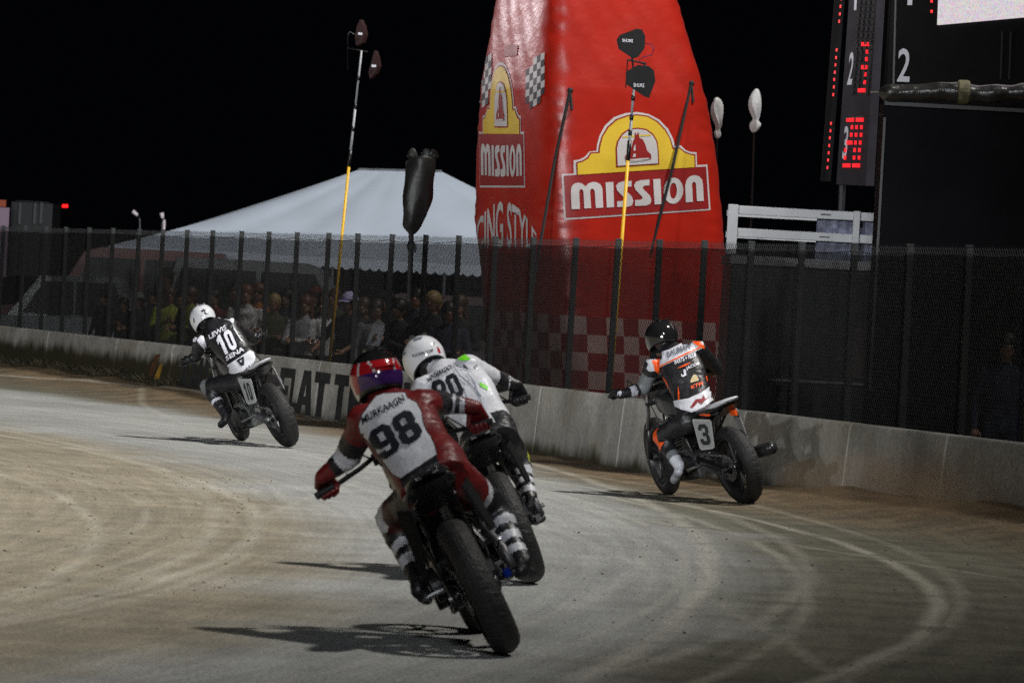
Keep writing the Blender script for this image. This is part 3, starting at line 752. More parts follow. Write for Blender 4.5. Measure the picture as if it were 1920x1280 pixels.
# ================================================================== bagged loudspeaker on a fence post, bagged horns on poles
BAG_B = mat('black_bin_bag', (.010, .010, .010), .42, 0, .2, 10, .3, 14, spec=.35)
BAG_W = mat('white_bin_bag', (.50, .52, .52), .4, 0, .12, 10, .3, 9)
def bag(name, rows, d, m, parent, seed, depth=.8):
    rnd = random.Random(seed); rings = []; n = 13
    for (y, x0, x1) in rows:
        c = pt((x0 + x1) / 2, y, d); w = (x1 - x0) / 2 * d / F
        rings.append([c + Vector((math.cos(2 * math.pi * j / n) * w, math.sin(2 * math.pi * j / n) * w * depth, 0)) + Vector((rnd.gauss(0, 1), rnd.gauss(0, 1), rnd.gauss(0, .6))) * w * (.30 if m == BAG_W else .17) for j in range(n)])
    mb = MB(); mb.loft(rings); me = evaluated(mb.mesh(), [('SUBSURF', dict(levels=1))])
    return link(name, me, m, parent, smooth=True)
dB = 55.3
pb = pt(772, 452, dB)
t = empty('covered_loudspeaker', (pb.x, pb.y, -.3), 'loudspeaker wrapped in a black bin bag on a pole before the white tent', 'speaker')
bag('bin_bag', [(292, 765, 820), (300, 761, 820), (320, 759, 819), (345, 755, 816), (370, 752, 810), (395, 751, 803), (412, 753, 797), (424, 756, 792), (434, 761, 785), (440, 767, 778)], dB, BAG_B, t, 4, .7)
for x, s in ((774, 1), (800, 2), (812, 3)):
    bag('bag_ear', [(276 + s, x - 3, x + 1), (282, x - 8, x + 7), (290, x - 12, x + 12), (298, x - 14, x + 14)], dB + .02 * s, BAG_B, t, s, .5)
mb = MB(); mb.tube([pt(771, 436, dB), pt(768, 560, dB)], .03, 8); mb.build('pole', BLACK, t)
mb = MB(); mb.ellipsoid(pt(771, 462, dB), .05, .05, .07); mb.box(pt(777, 466, dB), (.05, .07, .09)); mb.build('bracket', mat('antenna_black', (0, 0, 0)), t)
for (rows, d, lab) in (([(182, 1340, 1348), (192, 1334, 1353), (205, 1331, 1357), (222, 1334, 1357), (236, 1340, 1353), (243, 1343, 1349), (247, 1338, 1353), (255, 1339, 1352), (261, 1342, 1348)], 57.5, 'white plastic bag tied over a pole top touching the red inflatable'),
                       ([(166, 1415, 1422), (176, 1409, 1427), (190, 1403, 1431), (206, 1404, 1430), (220, 1409, 1426), (226, 1413, 1420), (231, 1406, 1428), (240, 1405, 1427), (250, 1410, 1418)], 57.5, 'white plastic bag tied over a free-standing thin pole in the dark')):
    x = (rows[-1][1] + rows[-1][2]) / 2; p = pt(x, 250, d)
    t = empty('bagged_pole', (p.x, p.y, -.3), lab, 'pole', 'white bags tied over poles')
    bag('plastic_bag', rows, d, BAG_W, t, int(x)); mb = MB(); q = pt(x - 6, 440, d)
    low = p + (q - p) * ((p.z + .3) / (p.z - q.z)); mb.tube([p, low], .014, 6); mb.build('pole', BLACK, t)

# ================================================================== right side: score pylon, board, covered trailer, railed deck
LED_R = mat('red_led', (.3, .0, .0), .4, emit=(1, .02, .03), estr=1.1)
LED_R.cycles.emission_sampling = 'NONE'
LED_OFF = mat('led_off', (.008, .008, .008), .6)
BOARD = mat('board_black', (.007, .007, .008), .7, 0, .2, 3, spec=.15)
def plane_pt(px, py, C, nrm):
    r = ray(px, py); return CAM + r * ((C - CAM).dot(nrm) / r.dot(nrm))
def face_panel(C, yaw, corners, thick):
    nrm = Vector((-math.sin(yaw), -math.cos(yaw), 0))
    P = [plane_pt(x, y, C, nrm) for x, y in corners]; mb = MB()
    mb.add(P + [p - nrm * thick for p in P], [(0, 1, 2, 3), (7, 6, 5, 4)] + [(i, i + 4, (i + 1) % 4 + 4, (i + 1) % 4) for i in range(4)])
    return mb, nrm
# pylon with a grey number face
C = pt(1605, 180, 49.0); yaw = rad(62)
p0 = pt(1600, 345, 49.2)
t = empty('score_pylon', (p0.x, p0.y, -.3), 'tall narrow scoring pylon with red lit digits beside the black board', 'scoreboard')
mb, nB = face_panel(C, yaw, [(1568, 346), (1623, 348), (1651, -120), (1600, -120)], .10)
o = mb.build('number_face', mat('pylon_grey', (.035, .032, .04), .7, 0, .25, 3, spec=.2), t); face_o = o
mbd, _n2 = face_panel(C + Vector((.02, .14, 0)), rad(20), [(1622, 350), (1662, 352), (1690, -120), (1648, -120)], .1); mbd.build('dark_face', BOARD, t)
mb = MB(); mb.tube([pt(1580, 344, 49.3), pt(1574, 470, 49.3), pt(1560, 720, 49.3)], .035, 8); mb.build('support_leg', mat('dark_steel', (.05, .05, .055), .5, .5), t)
Z = lambda x, y: (1320 + x / 2.6667, y / 2.6667)
def led(x, y, w, h, m, C_=C, n_=nB):
    p = plane_pt(*Z(x, y), C_, n_) + n_ * .012
    mb = MB(); R = Matrix((n_.cross(Vector((0, 0, 1))).normalized(), n_, Vector((0, 0, 1)))).transposed()
    mb.box(p, (w, .02, h), R); return mb.build('led', m, t)
lit = [(797, 222), (806, 222), (816, 222), (826, 222), (820, 260), (817, 297), (797, 337), (806, 337), (816, 337), (811, 373), (808, 412), (780, 453), (789, 453), (798, 453), (807, 453)]
for y, xs in ((600, (722, 731, 740, 749, 770, 779, 788, 797)), (637, (745, 768, 792)), (675, (741, 765, 790)), (714, (723, 732, 741, 762, 786)), (751, (712, 758, 782)), (789, (710, 755, 780)), (828, (704, 713, 722, 731, 752, 761, 770, 779))):
    lit += [(x, y) for x in xs]
for x, y in lit: led(x, y, .017, .040, LED_R)
for y0, sl in ((5, .10), (222, .10)):
    for r in range(8):
        for k in range(4):
            x = 772 - r * 3.2 + k * 24 + (14 if y0 == 5 else 0); y = y0 + r * 33 + k
            if any(abs(x - a) < 12 and abs(y - b) < 12 for a, b in lit): continue
            led(x, y + 8, .045, .05, LED_OFF)
def board_text(s, LL, LR, UL, C_, n_, par, m=PRINT_WHITE, bold=.03):
    f = lambda u, v: plane_pt(LL[0] + (LR[0] - LL[0]) * u + (UL[0] - LL[0]) * v, LL[1] + (LR[1] - LL[1]) * u + (UL[1] - LL[1]) * v, C_, n_) + n_ * .006
    return decal('numeral', text2d(s, bold * .6), f, m, par)
for s, LL, LR, UL in (('1', (752, 52), (764, 52), (760, -110)), ('2', (717, 426), (741, 424), (732, 262)), ('3', (692, 797), (714, 795), (706, 632))):
    board_text(s, Z(*LL), Z(*LR), Z(*UL), C, nB, face_o)
# its far face, seen edge on: one column of lamps in hoods
C2 = pt(1565, 180, 49.5)
mb = MB()
a, b = pt(1548, 340, 49.7), pt(1580, -80, 49.7)
mb.tube([a, b], .06, 6); mb.build('edge_rail', BOARD, t)
for x, y in [(686, -5), (682, 33), (679, 71), (676, 108), (663, 251), (660, 289), (657, 325), (654, 362), (651, 398), (649, 436), (646, 474), (635, 618), (632, 654), (629, 690), (626, 728), (623, 765), (620, 801), (617, 838)]:
    mb = MB(); mb.box(pt(*Z(x, y), 49.55), (.016, .02, .030)); mb.build('led', LED_R, t)
# main black board with number column and bright screen
C = pt(1700, 100, 47.0); yaw = rad(42)
p0 = pt(1900, 200, 46.5); t = empty('score_board', (p0.x, p0.y, -.3), 'big black score board with white numerals and a bright video screen', 'scoreboard')
mb, nA = face_panel(C, yaw, [(1673, 230), (2500, 150), (2520, -500), (1700, -500)], .5)
bo = mb.build('board', BOARD, t)
mb, _ = face_panel(C + nA * .01, yaw, [(1672, 215), (1675, 215), (1683, -120), (1681, -120)], .02); mb.build('edge_trim', mat('edge_trim', (.16, .16, .17), .5), t)
board_text('2', Z(966, 409), Z(1028, 411), Z(976, 242), C, nA, bo, bold=.02); board_text('1', Z(1018, 27), Z(1042, 27), Z(1030, -140), C, nA, bo)
scr = bpy.data.materials.new('video_screen'); scr.use_nodes = True; nt = scr.node_tree; b_ = nt.nodes['Principled BSDF']; b_.inputs['Base Color'].default_value = (.02, .02, .02, 1)
tc = nt.nodes.new('ShaderNodeTexCoord'); nz = nt.nodes.new('ShaderNodeTexWhiteNoise'); vm = nt.nodes.new('ShaderNodeVectorMath'); vm.operation = 'SNAP'; vm.inputs[1].default_value = (.012, .012, .012)
nt.links.new(tc.outputs['Object'], vm.inputs[0]); nt.links.new(vm.outputs[0], nz.inputs['Vector'])
mxs = nt.nodes.new('ShaderNodeMix'); mxs.data_type = 'RGBA'; mxs.inputs[0].default_value = .34; mxs.inputs[6].default_value = (.92, .80, .86, 1); nt.links.new(nz.outputs['Color'], mxs.inputs[7])
nt.links.new(mxs.outputs[2], b_.inputs['Emission Color']); b_.inputs['Emission Strength'].default_value = .85
mb, _ = face_panel(C + nA * .03, yaw, [(1757, 47), (2450, -15), (2470, -420), (1776, -420)], .03); mb.build('video_screen', scr, t)
for y in (3, 22): 
    mb = MB(); mb.box(plane_pt(1749, y, C, nA) + nA * .02, (.022, .02, .028)); mb.build('led', LED_R, t)
for x in (1880, 1896):
    mb = MB(); mb.tube([plane_pt(x, 150, C, nA) + nA * .03, plane_pt(x + 3, 60, C, nA) + nA * .03], .012, 6); mb.build('cable_conduit', mat('conduit', (.03, .03, .035), .4), t)
# covered roll on top of the black trailer
TARP = mat('black_tarp', (.022, .021, .020), .28, 0, .4, 5, .9, 7, spec=.6)
p0 = pt(1800, 300, 44.6); t = empty('box_trailer', (p0.x, p0.y, -.3), 'tall black box trailer with a rolled black tarp along its top edge', 'trailer')
d = 44.4
a, b = pt(1658, 190, d), pt(2500, 230, d)
mb = MB(); mb.box(((a.x + b.x) / 2, d + .3, (a.z - .3) / 2), (b.x - a.x, .6, a.z + .3)); o = mb.build('body', mat('trailer_black', (.006, .006, .008), .8, 0, .2, 2, spec=.1), t); bev(o, .02)
mb = MB(); mb.box(((a.x + b.x) / 2, d - .02, a.z - .02), (b.x - a.x, .04, .035)); mb.build('roof_rail', mat('rail_dark', (.05, .05, .055), .5), t)
mb = MB(); mb.box((a.x + .01, d - .012, (a.z - .2) / 2 + .5), (.022, .02, a.z - 1.1)); mb.build('corner_trim', mat('corner_trim', (.07, .07, .075), .5), t)
rnd = random.Random(5); rings = []; n = 16; N = 46
for i in range(N + 1):
    u = i / N; px = 1648 + 560 * u; c = pt(px, 173 + .052 * (px - 1648) * .25 + 2 * math.sin(u * 23), d - .05); r = .088 * min(1, (.35 + u * 22)) * (1 + .07 * math.sin(u * 37 + 2 * math.sin(u * 17)) + rnd.gauss(0, .05))
    rings.append([c + Vector((rnd.gauss(0, .006), math.cos(6.283 * j / n) * r * 1.1, math.sin(6.283 * j / n) * r * (1 + rnd.gauss(0, .07)))) for j in range(n)])
mb = MB(); mb.loft(rings); link('tarp_roll', evaluated(mb.mesh(), [('SUBSURF', dict(levels=2))]), TARP, t, smooth=True)
mb = MB(); c = pt(1806, 173, d - .05); mb.lathe([(.104, -.055), (.112, -.04), (.112, .04), (.104, .055), (.09, 0)], c, 20); mb.build('strap', mat('faded_strap', (.10, .09, .045), .7, 0, .4, 20), t)
mb = MB(); mb.tube([pt(1632, 174, d), pt(1650, 174, d)], .014, 8); mb.build('roll_tube', STEEL, t)
mb = MB(); mb.tube([pt(1584, 214 + 8, d), pt(1668, 214, d)], .003, 4); mb.build('guy_wire', STEEL, t)
# railed flat-deck trailer
WHITE_P = mat('white_rail_paint', (.45, .46, .48), .45, 0, .12, 4)
d = 46.6; p0 = pt(1500, 600, d)
t = empty('stage_trailer', (p0.x, p0.y, -.3), 'dark stage trailer with white guard rails round its roof deck', 'trailer')
def px_box(px0, py0, px1, py1, dd, dep, nm, m, par, b=0):
    a, c = pt(px0, py0, dd), pt(px1, py1, dd); lo = pt(px0, py1, dd)
    mb = MB(); mb.box(((a.x + c.x) / 2, dd + dep / 2, (a.z + c.z) / 2), (abs(c.x - a.x), dep, abs(a.z - c.z))); o = mb.build(nm, m, par)
    if b: bev(o, b)
    return o
zt = pt(1500, 484, d).z; xa, xb = pt(1366, 600, d).x, pt(1655, 600, d).x
mb = MB(); mb.box(((xa + xb) / 2, d + 1.0, (zt - .09 - .05) / 2 + .1), (xb - xa, 2.0, zt - .09 - .15)); o = mb.build('body', mat('trailer_navy', (.010, .013, .019), .35, 0, .25, 2), t); bev(o, .015)
mb = MB(); mb.box(((xa + xb) / 2, d + .99, zt - .045), (xb - xa + .03, 2.06, .085)); mb.build('deck_edge', mat('deck_edge_grey', (.30, .30, .31), .45, .1, .25, 3), t)
z1, z2 = pt(1500, 400, d).z, pt(1500, 442, d).z
for z in (z1, z2):
    for h, dz in ((.075, 0),):
        mb = MB(); mb.box(((xa + xb) / 2, d - .01, z), (xb - xa - .02, .045, .085)); o = mb.build('guard_rail', WHITE_P, t); bev(o, .008)
        mb = MB(); mb.box(((xa + xb) / 2, d + 1.9, z), (xb - xa - .02, .045, .06)); o = mb.build('guard_rail', WHITE_P, t)
for px in (1372, 1604):
    x = pt(px, 430, d).x; w = .10 if px < 1500 else .065
    mb = MB(); mb.box((x, d - .06, (zt + z1 + .05) / 2), (w, .05, z1 + .05 - zt)); o = mb.build('rail_post', WHITE_P, t); bev(o, .006)
for px in (1545, 1543):
    pass
mb = MB()
for z in (z1, z2): mb.box((pt(1546, 430, d).x, d - .034, z), (.10, .004, .012))
mb.build('slot', BLACK, t)
mb = MB(); xs = [pt(p, 430, d).x for p in range(1532, 1642, 6)]
rows = [[Vector((x, d + .12 + .03 * math.sin(i * 1.9), z)) for i, x in enumerate(xs)] for z in (zt - .02, zt + .2, z1 - .02)]
mb.loft(rows, cap=False, closed=False); mb.build('mesh_cloth', mat('blue_grey_cloth', (.16, .17, .24), .8, 0, .6, 12), t, smooth=True)
z3 = pt(1540, 716, d).z
mb = MB(); mb.box(((pt(1445, 700, d).x + xb) / 2, d - .03, z3), (xb - pt(1445, 700, d).x, .05, .022)); mb.build('sill_strip', mat('bright_strip', (.55, .56, .58), .25, .8), t)
px_box(1598, 613, 1641, 712, d - .04, .03, 'access_door', mat('door_brown', (.075, .045, .04), .5, 0, .3, 3), t)
px_box(1600, 609, 1643, 612, d - .05, .04, 'door_trim', mat('bright_strip', (0, 0, 0)), t)
for y in (642, 690):
    mb = MB(); mb.box(pt(1597, y, d - .05), (.03, .02, .02)); mb.build('hinge', STEEL, t)
for px in (1420, 1560):
    mb = MB(); c = pt(px, 735, d); mb.disc((0, 0, 0), .33, .2); me = mb.mesh(M=Matrix.Translation((c.x, d + .2, 0.03)) @ Matrix.Rotation(rad(90), 4, 'Z')); link('wheel', me, RUBBER, t, smooth=False)

# ================================================================== parked vehicles behind the crowd
GLASS = mat('dark_glass', (.01, .012, .014), .12)
def vehicle(name, lab, x, y, L, Wd, prof, roof, paint, wheel_x, windows, ang=0):
    t = empty(name, (x, y, -.32), lab, 'car'); R = Matrix.Translation((x, y, -.32)) @ Matrix.Rotation(ang, 4, 'Z')
    mb = MB(); n = len(prof); hw = Wd / 2
    def rg(s, k): return [R @ Vector((px * L, s * hw * (k if pz > .55 else 1), pz * roof)) for px, pz in prof]
    mb.loft([rg(-1, .82), rg(-.96, .86), rg(.96, .86), rg(1, .82)]); o = mb.build('body', paint, t); bev(o, .04)
    for k, poly in enumerate(windows):
        for s in (-1, 1):
            m = MB(); P = [R @ Vector((px * L, s * (hw * .90 + .02 - (pz - .55) * .16), pz * roof)) for px, pz in poly]; q = [p + (R.to_3x3() @ Vector((0, -s * .03, 0))) for p in P]; k_ = len(P)
            m.add(P + q, [tuple(range(k_)), tuple(reversed(range(k_, 2 * k_)))] + [(i, (i + 1) % k_, (i + 1) % k_ + k_, i + k_) for i in range(k_)]); m.build('side_window', GLASS, t)
    for wx in wheel_x:
        for s in (-1, 1):
            m = MB(); m.disc((0, 0, 0), .36, .22); wo = link('wheel', m.mesh(M=R @ Matrix.Translation((wx * L, s * (hw - .1), .36)) @ Matrix.Rotation(rad(90), 4, 'Z')), RUBBER, t)
            m = MB(); m.disc((0, 0, 0), .21, .23); link('rim', m.mesh(M=R @ Matrix.Translation((wx * L, s * (hw - .1), .36)) @ Matrix.Rotation(rad(90), 4, 'Z')), ALU, wo)
    for s in (-1, 1):
        m = MB(); m.box(R @ Vector((-L * .49, s * hw * .75, roof * .42)), (.06, .22, .12)); m.build('headlight', GLASS, t)
PAINT_S = mat('silver_paint', (.10, .11, .11), .3, .3, .15, 2); PAINT_D = mat('dark_paint', (.02, .022, .024), .3); PAINT_R = mat('maroon_paint', (.14, .022, .018), .35)
pick = [(-.5, .12), (-.5, .52), (-.46, .56), (-.25, .60), (-.15, .98), (.10, 1.0), (.17, .62), (.49, .60), (.5, .15)]
suv = [(-.5, .12), (-.5, .50), (-.27, .56), (-.15, .96), (-.08, 1.0), (.40, 1.0), (.48, .62), (.5, .15)]
D_ = 84.0; X_ = lambda px: (px - 960) * D_ / F
vehicle('pickup_truck', 'silver pickup truck parked behind the fence at the left', X_(165), D_, 5.4, 1.9, pick, 1.86, PAINT_S, (-.32, .30), [[(-.20, .63), (-.135, .93), (-.04, .94), (-.04, .63)], [(-.03, .63), (-.03, .94), (.09, .94), (.14, .64)]])
vehicle('parked_van', 'tall dark van parked in front of the white tent', X_(560) - .3, D_, 4.6, 1.95, suv, 2.28, PAINT_D, (-.3, .3), [[(-.20, .60), (-.12, .92), (.08, .92), (.08, .60)], [(.10, .60), (.10, .92), (.38, .92), (.43, .62)]], math.pi)
vehicle('parked_car', 'maroon estate car parked in front of the white tent near the inflatable', X_(790), D_, 4.7, 1.8, suv, 1.86, PAINT_R, (-.3, .3), [[(-.20, .60), (-.12, .92), (.08, .92), (.08, .60)], [(.10, .60), (.10, .92), (.38, .92), (.43, .62)]])
vehicle('parked_car', 'maroon car with a high roof parked at the far left behind the silver pickup', X_(225) * 1.07, D_ + 6, 4.6, 1.8, suv, 2.4, PAINT_R, (-.3, .3), [[(-.20, .60), (-.12, .92), (.08, .92), (.08, .60)], [(.10, .60), (.10, .92), (.38, .92), (.43, .62)]])
# far left: dark stand, red and white banner, lamps
d = 110.0
p0 = pt(55, 420, d); t = empty('equipment_cabin', (p0.x, p0.y, -.3), 'dark framed equipment cabin far away at the left edge', 'cabin')
px_box(22, 378, 92, 520, d, 2.0, 'cabin_wall', mat('cabin_wall', (.006, .006, .007), .6), t)
for x in (36, 64, 76): px_box(x, 380, x + 3, 420, d - .06, .05, 'frame_post', mat('cabin_frame', (.03, .03, .033), .5), t)
px_box(30, 376, 92, 380, d - .06, .05, 'roof_edge', mat('cabin_frame', (0, 0, 0)), t)
p0 = pt(5, 420, d - 1); t = empty('banner_stand', (p0.x, p0.y, -.3), 'small red and pale pink banner at the far left edge', 'sign')
px_box(-12, 388, 11, 520, d - 1, .05, 'pale_panel', mat('banner_pale', (.28, .19, .25), .6), t); px_box(-12, 374, 11, 388, d - 1.01, .05, 'red_panel', mat('banner_red', (.35, .06, .02), .6), t)
p0 = pt(122, 386, 140); t = empty('warning_lamp', p0, 'glowing red warning lamp on a dark mast far away at the left', 'lamp')
LR = mat('red_lamp', (.3, 0, 0), .4, emit=(1, .01, .01), estr=3)
for x in (119.5, 124.5):
    mb = MB(); mb.ellipsoid(pt(x, 386.5, 140), .05, .05, .055); mb.build('lens', LR, t, True)
mb = MB(); mb.tube([pt(122, 389, 140), pt(112, 560, 140)], .05, 6); mb.build('mast', BLACK, t)
for (x, y, d_, pts_, lab) in ((255, 400, 100, [(262, 440), (262, 412), (258, 404), (249, 396)], 'curved white lamp head rising over the fence at the left'), (303, 405, 100, [(303, 440), (304, 420), (305, 410), (303, 399)], 'straight pale post tip rising over the fence left of the tent')):
    p0 = pt(*pts_[0], d_); t = empty('lamp_post', (p0.x, p0.y, -.3), lab, 'lamp', 'lamp posts beyond the fence')
    P = [pt(a, b, d_) for a, b in pts_]
    mb = MB(); mb.tube([Vector((P[0].x - .1, P[0].y, -.3))] + P[:3], .03, 8); mb.build('post', BLACK, t, True)
    mb = MB(); mb.tube([P[2], P[3]], [.035, .05], 8); mb.build('lamp_head', mat('lamp_white', (.7, .6, .62), .3), t, True)
    if x == 303:
        mb = MB(); mb.tube([pt(307, 438, d_), pt(308, 412, d_)], .03, 8); mb.build('reflector_strip', mat('lamp_white', (0, 0, 0)), t)
# ================================================================== flat-track race motorcycles
R_W = .345; WB = 1.42
ENG = mat('engine_grey', (.10, .10, .105), .45, .7, .35, 14)
ENG_D = mat('engine_black', (.02, .02, .022), .4, .4, .3, 14)
GOLD = mat('gold_fork', (.25, .16, .05), .35, .8)
CHROME = mat('chrome', (.5, .5, .52), .15, 1.0)
BLUE_A = mat('blue_anodised', (.02, .06, .55), .25, .8)
GRIP_M = mat('grip_rubber', (.015, .015, .015), .7)
def tyre_mesh(width, R, seed):
    m = 15; prof = []
    for j in range(m):
        a = math.pi * (-.58 + 1.16 * j / (m - 1)); prof.append((R - width * .46 + width * .46 * math.cos(a), width * .5 * math.sin(a)))
    prof += [(R - width * .72, width * .30), (R - width * .72, -width * .30)]
    mb = MB(); n = 144; vs = []; mm = len(prof)
    for i in range(n):
        t = 2 * math.pi * i / n
        for j, (r, x) in enumerate(prof):
            if j < m and 2 <= j <= m - 3:
                groove = (i % 4 == 0 and (j + (i // 4) % 2 * 2) % 4 < 2) or (j in (5, 9) and i % 4 != 2)
                if groove: r -= .003
            vs.append((x, r * math.cos(t), r * math.sin(t)))
    fs = []
    for i in range(n):
        for j in range(mm): k = (j + 1) % mm; i2 = (i + 1) % n; fs.append((i * mm + j, i2 * mm + j, i2 * mm + k, i * mm + k))
    mb.add(vs, fs); return mb
_TY = {}
def wheel(root, c, width, T, disc_side, seed, lockname='wheel'):
    M = T @ Matrix.Translation(c)
    key = round(width, 3)
    w = link(lockname, hub_mesh(M, width), ENG_D, root, False, False)
    link('tyre', tyre_mesh(width, R_W, seed).mesh(M=M), RUBBER, w, smooth=False)
    mb = MB(); R = R_W - width * .62; mb.lathe([(R, -.055), (R - .018, -.05), (R - .028, -.02), (R - .028, .02), (R - .018, .05), (R, .055), (R - .012, .03), (R - .012, -.03)], (0, 0, 0), 56); link('rim', mb.mesh(M=M), ENG_D, w, smooth=False)
    mb = MB()
    for i in range(5):
        a = 2 * math.pi * i / 5
        for s in (-1, 1):
            b = a + s * .17; p = Vector((0, .045 * math.cos(a), .045 * math.sin(a))); q = Vector((0, (R - .02) * math.cos(b), (R - .02) * math.sin(b))); mb.tube([p, q], [.016, .011], 6)
        link('spoke', mb.mesh(M=M), ENG_D, w); mb = MB()
    if disc_side:
        mb = MB(); x = disc_side * .075; mb.lathe([(.125, x - .003), (.125, x + .003), (.082, x + .003), (.082, x - .003)], (0, 0, 0), 40); link('brake_disc', mb.mesh(M=M), STEEL, w)
        mb = MB(); x = -disc_side * .075; n = 48
        prof = [[(.105 + (.008 if i % 2 else 0)), i] for i in range(n)]
        ring = lambda xx, rr: [Vector((xx, (r if rr is None else rr) * math.cos(6.2832 * i / n), (r if rr is None else rr) * math.sin(6.2832 * i / n))) for r, i in prof]
        mb.loft([ring(x - .003, .05), ring(x - .003, None), ring(x + .003, None), ring(x + .003, .05)], cap=False); link('sprocket', mb.mesh(M=M), STEEL, w)
    return w
def hub_mesh(M, width):
    mb = MB(); mb.lathe([(.0005, -.085), (.03, -.085), (.034, -.04), (.05, -.03), (.05, .03), (.034, .04), (.03, .085), (.0005, .085)], (0, 0, 0), 20); return mb.mesh(M=M)

def motorcycle(label, rear_px, yaw, lean, cfg):
    g0 = gp(*rear_px); rt = .075
    M = Matrix.Translation((g0.x, g0.y, ground_z(g0.y, -1) * 0 + .004)) @ Matrix.Rotation(yaw, 4, 'Z')
    Lm = Matrix.Rotation(-lean, 4, 'Y')
    dz = rt * (1 - math.cos(lean)); dx = rt * math.sin(lean)
    M = M @ Matrix.Translation((-0 + dx * 0, 0, dz)) @ Lm
    root = bpy.data.objects.new('motorcycle', None); COL.objects.link(root); root.matrix_world = M
    tag(root, label, 'motorcycle', 'race motorcycles leaning into the corner')
    I4 = Matrix.Identity(4)
    B = lambda mb, nm, mt, par=None, sm=False: link(nm, mb.mesh(), mt, par or root, False, sm)
    # front end turns about the steering head
    head = Vector((0, 1.10, .92)); axl = Vector((0, WB, R_W)); ax = (Vector((0, 1.06, 1.0)) - Vector((0, WB - .03, R_W))).normalized()
    S = Matrix.Translation(head) @ Matrix.Rotation(cfg.get('steer', 0), 4, ax) @ Matrix.Translation(-head)
    SB = lambda mb, nm, mt, par=None, sm=False: link(nm, mb.mesh(M=S), mt, par or root, False, sm)
    wheel(root, (0, 0, R_W), .148, I4, 1, 1); wheel(root, (0, WB, R_W), .128, S, 0, 2)
    # swingarm, axle, chain
    for s in (-1, 1):
        mb = MB(); mb.tube([(s * .115, -.03, R_W), (s * .115, .10, R_W + .005), (s * .10, .40, R_W + .04), (s * .09, .56, .40)], [.022, .026, .032, .034], 8); B(mb, 'swingarm_beam', cfg.get('swing', ALU), sm=True)
    mb = MB(); mb.tube([(-.15, 0, R_W), (.15, 0, R_W)], .013, 8); B(mb, 'rear_axle', STEEL)
    mb = MB(); mb.tube([(.132, 0, R_W), (.165, 0, R_W)], .022, 6); mb.box((.14, -.05, R_W), (.02, .06, .035)); B(mb, 'axle_adjuster', cfg.get('axle', STEEL))
    mb = MB()
    for z0, z1 in ((R_W + .108, .44), (R_W - .108, .33)):
        for i in range(30):
            u = i / 29; mb.box((-.078, .58 * u, z0 + (z1 - z0) * u + (.004 if i % 2 else 0)), (.012, .017, .014))
    B(mb, 'chain', STEEL)
    mb = MB(); mb.tube([(.03, .42, .42), (.03, .36, .56)], .03, 10); mb.tube([(.03, .37, .54), (.03, .30, .74)], .022, 10)
    for i in range(7):
        u = i / 6; mb.lathe([(.030, -.006), (.036, 0), (.030, .006)], (0, 0, 0), 8, True)
    mb2 = MB(); mb2.tube([(.03, .42, .42), (.03, .30, .74)], .026, 10); B(mb2, 'shock_absorber', STEEL)
    # engine: crank case, two finned cylinders, round side covers
    mb = MB(); mb.loft([[Vector((x, y, z)) for y, z in ((.50, .24), (.92, .22), (.98, .34), (.93, .47), (.62, .50), (.50, .42))] for x in (-.13, .13)]); o = B(mb, 'crank_case', cfg.get('engine', ENG)); bev(o, .02)
    for s in (-1, 1):
        mb = MB(); mb.disc((s * .155, .78, .35), .105, .06); mb.disc((s * .15, .60, .37), .075, .05); B(mb, 'engine_cover', ENG_D)
    for dy, nm in ((.30, 'cylinder'), (-.30, 'cylinder')):
        dirn = Vector((0, dy, .94)).normalized(); base = Vector((0, .78 + dy * .35, .47)); mb = MB()
        Rm = Vector((0, 0, 1)).rotation_difference(dirn).to_matrix()
        for i in range(7): mb.box(base + dirn * (.02 + i * .026), (.19, .17, .013), Rm)
        mb.box(base + dirn * .10, (.14, .13, .2), Rm); mb.box(base + dirn * .23, (.17, .15, .08), Rm); B(mb, nm, ENG_D)
    mb = MB(); mb.box((0, 1.03, .52), (.24, .04, .30)); o = B(mb, 'radiator', BLACK); bev(o, .008)
    # frame
    mb = MB()
    for s in (-1, 1):
        mb.tube([(0, 1.08, .93), (s * .10, .92, .88), (s * .12, .62, .72), (s * .10, .55, .42), (s * .11, .60, .24), (s * .12, .90, .20), (s * .07, 1.04, .56), (0, 1.10, .80)], .016, 8)
        mb.tube([(s * .11, .60, .74), (s * .10, .25, .78), (s * .07, -.08, .84)], .013, 8); mb.tube([(s * .10, .52, .50), (s * .09, .10, .78)], .012, 8)
    B(mb, 'frame', cfg.get('frame', BLACK), sm=True)
    # exhaust on the right
    mb = MB(); mb.tube([(.04, .98, .66), (.12, 1.06, .55), (.17, .95, .36), (.18, .62, .27), (.20, .35, .30)], .024, 10); mb.tube([(.05, .62, .68), (.15, .52, .60), (.20, .40, .42), (.20, .33, .32)], .023, 10); B(mb, 'exhaust_pipe', cfg.get('pipe', ENG), sm=True)
    if cfg.get('muffler', True):
        mb = MB(); mb.tube([(.20, .33, .31), (.235, .12, .36), (.26, -.20, .42)], [.03, .055, .055], 16); mb.tube([(.26, -.20, .42), (.261, -.21, .4215)], .04, 16); B(mb, 'muffler', CARBON, sm=True)
    # tank, seat, tail
    def loft_y(secs):
        rings = []
        for y, w, z0, z1 in secs:
            rings.append([Vector((w * math.copysign(abs(math.cos(a)) ** .6, math.cos(a)), y, (z0 + z1) / 2 + (z1 - z0) / 2 * math.copysign(abs(math.sin(a)) ** .7, math.sin(a)))) for a in [2 * math.pi * k / 18 for k in range(18)]])
        m = MB(); m.loft(rings); return m
    B(loft_y([(.52, .07, .80, .88), (.60, .11, .76, .93), (.80, .135, .74, .99), (.98, .115, .78, .98), (1.05, .07, .82, .94)]), 'fuel_tank', cfg.get('tank', CARBON), sm=True)
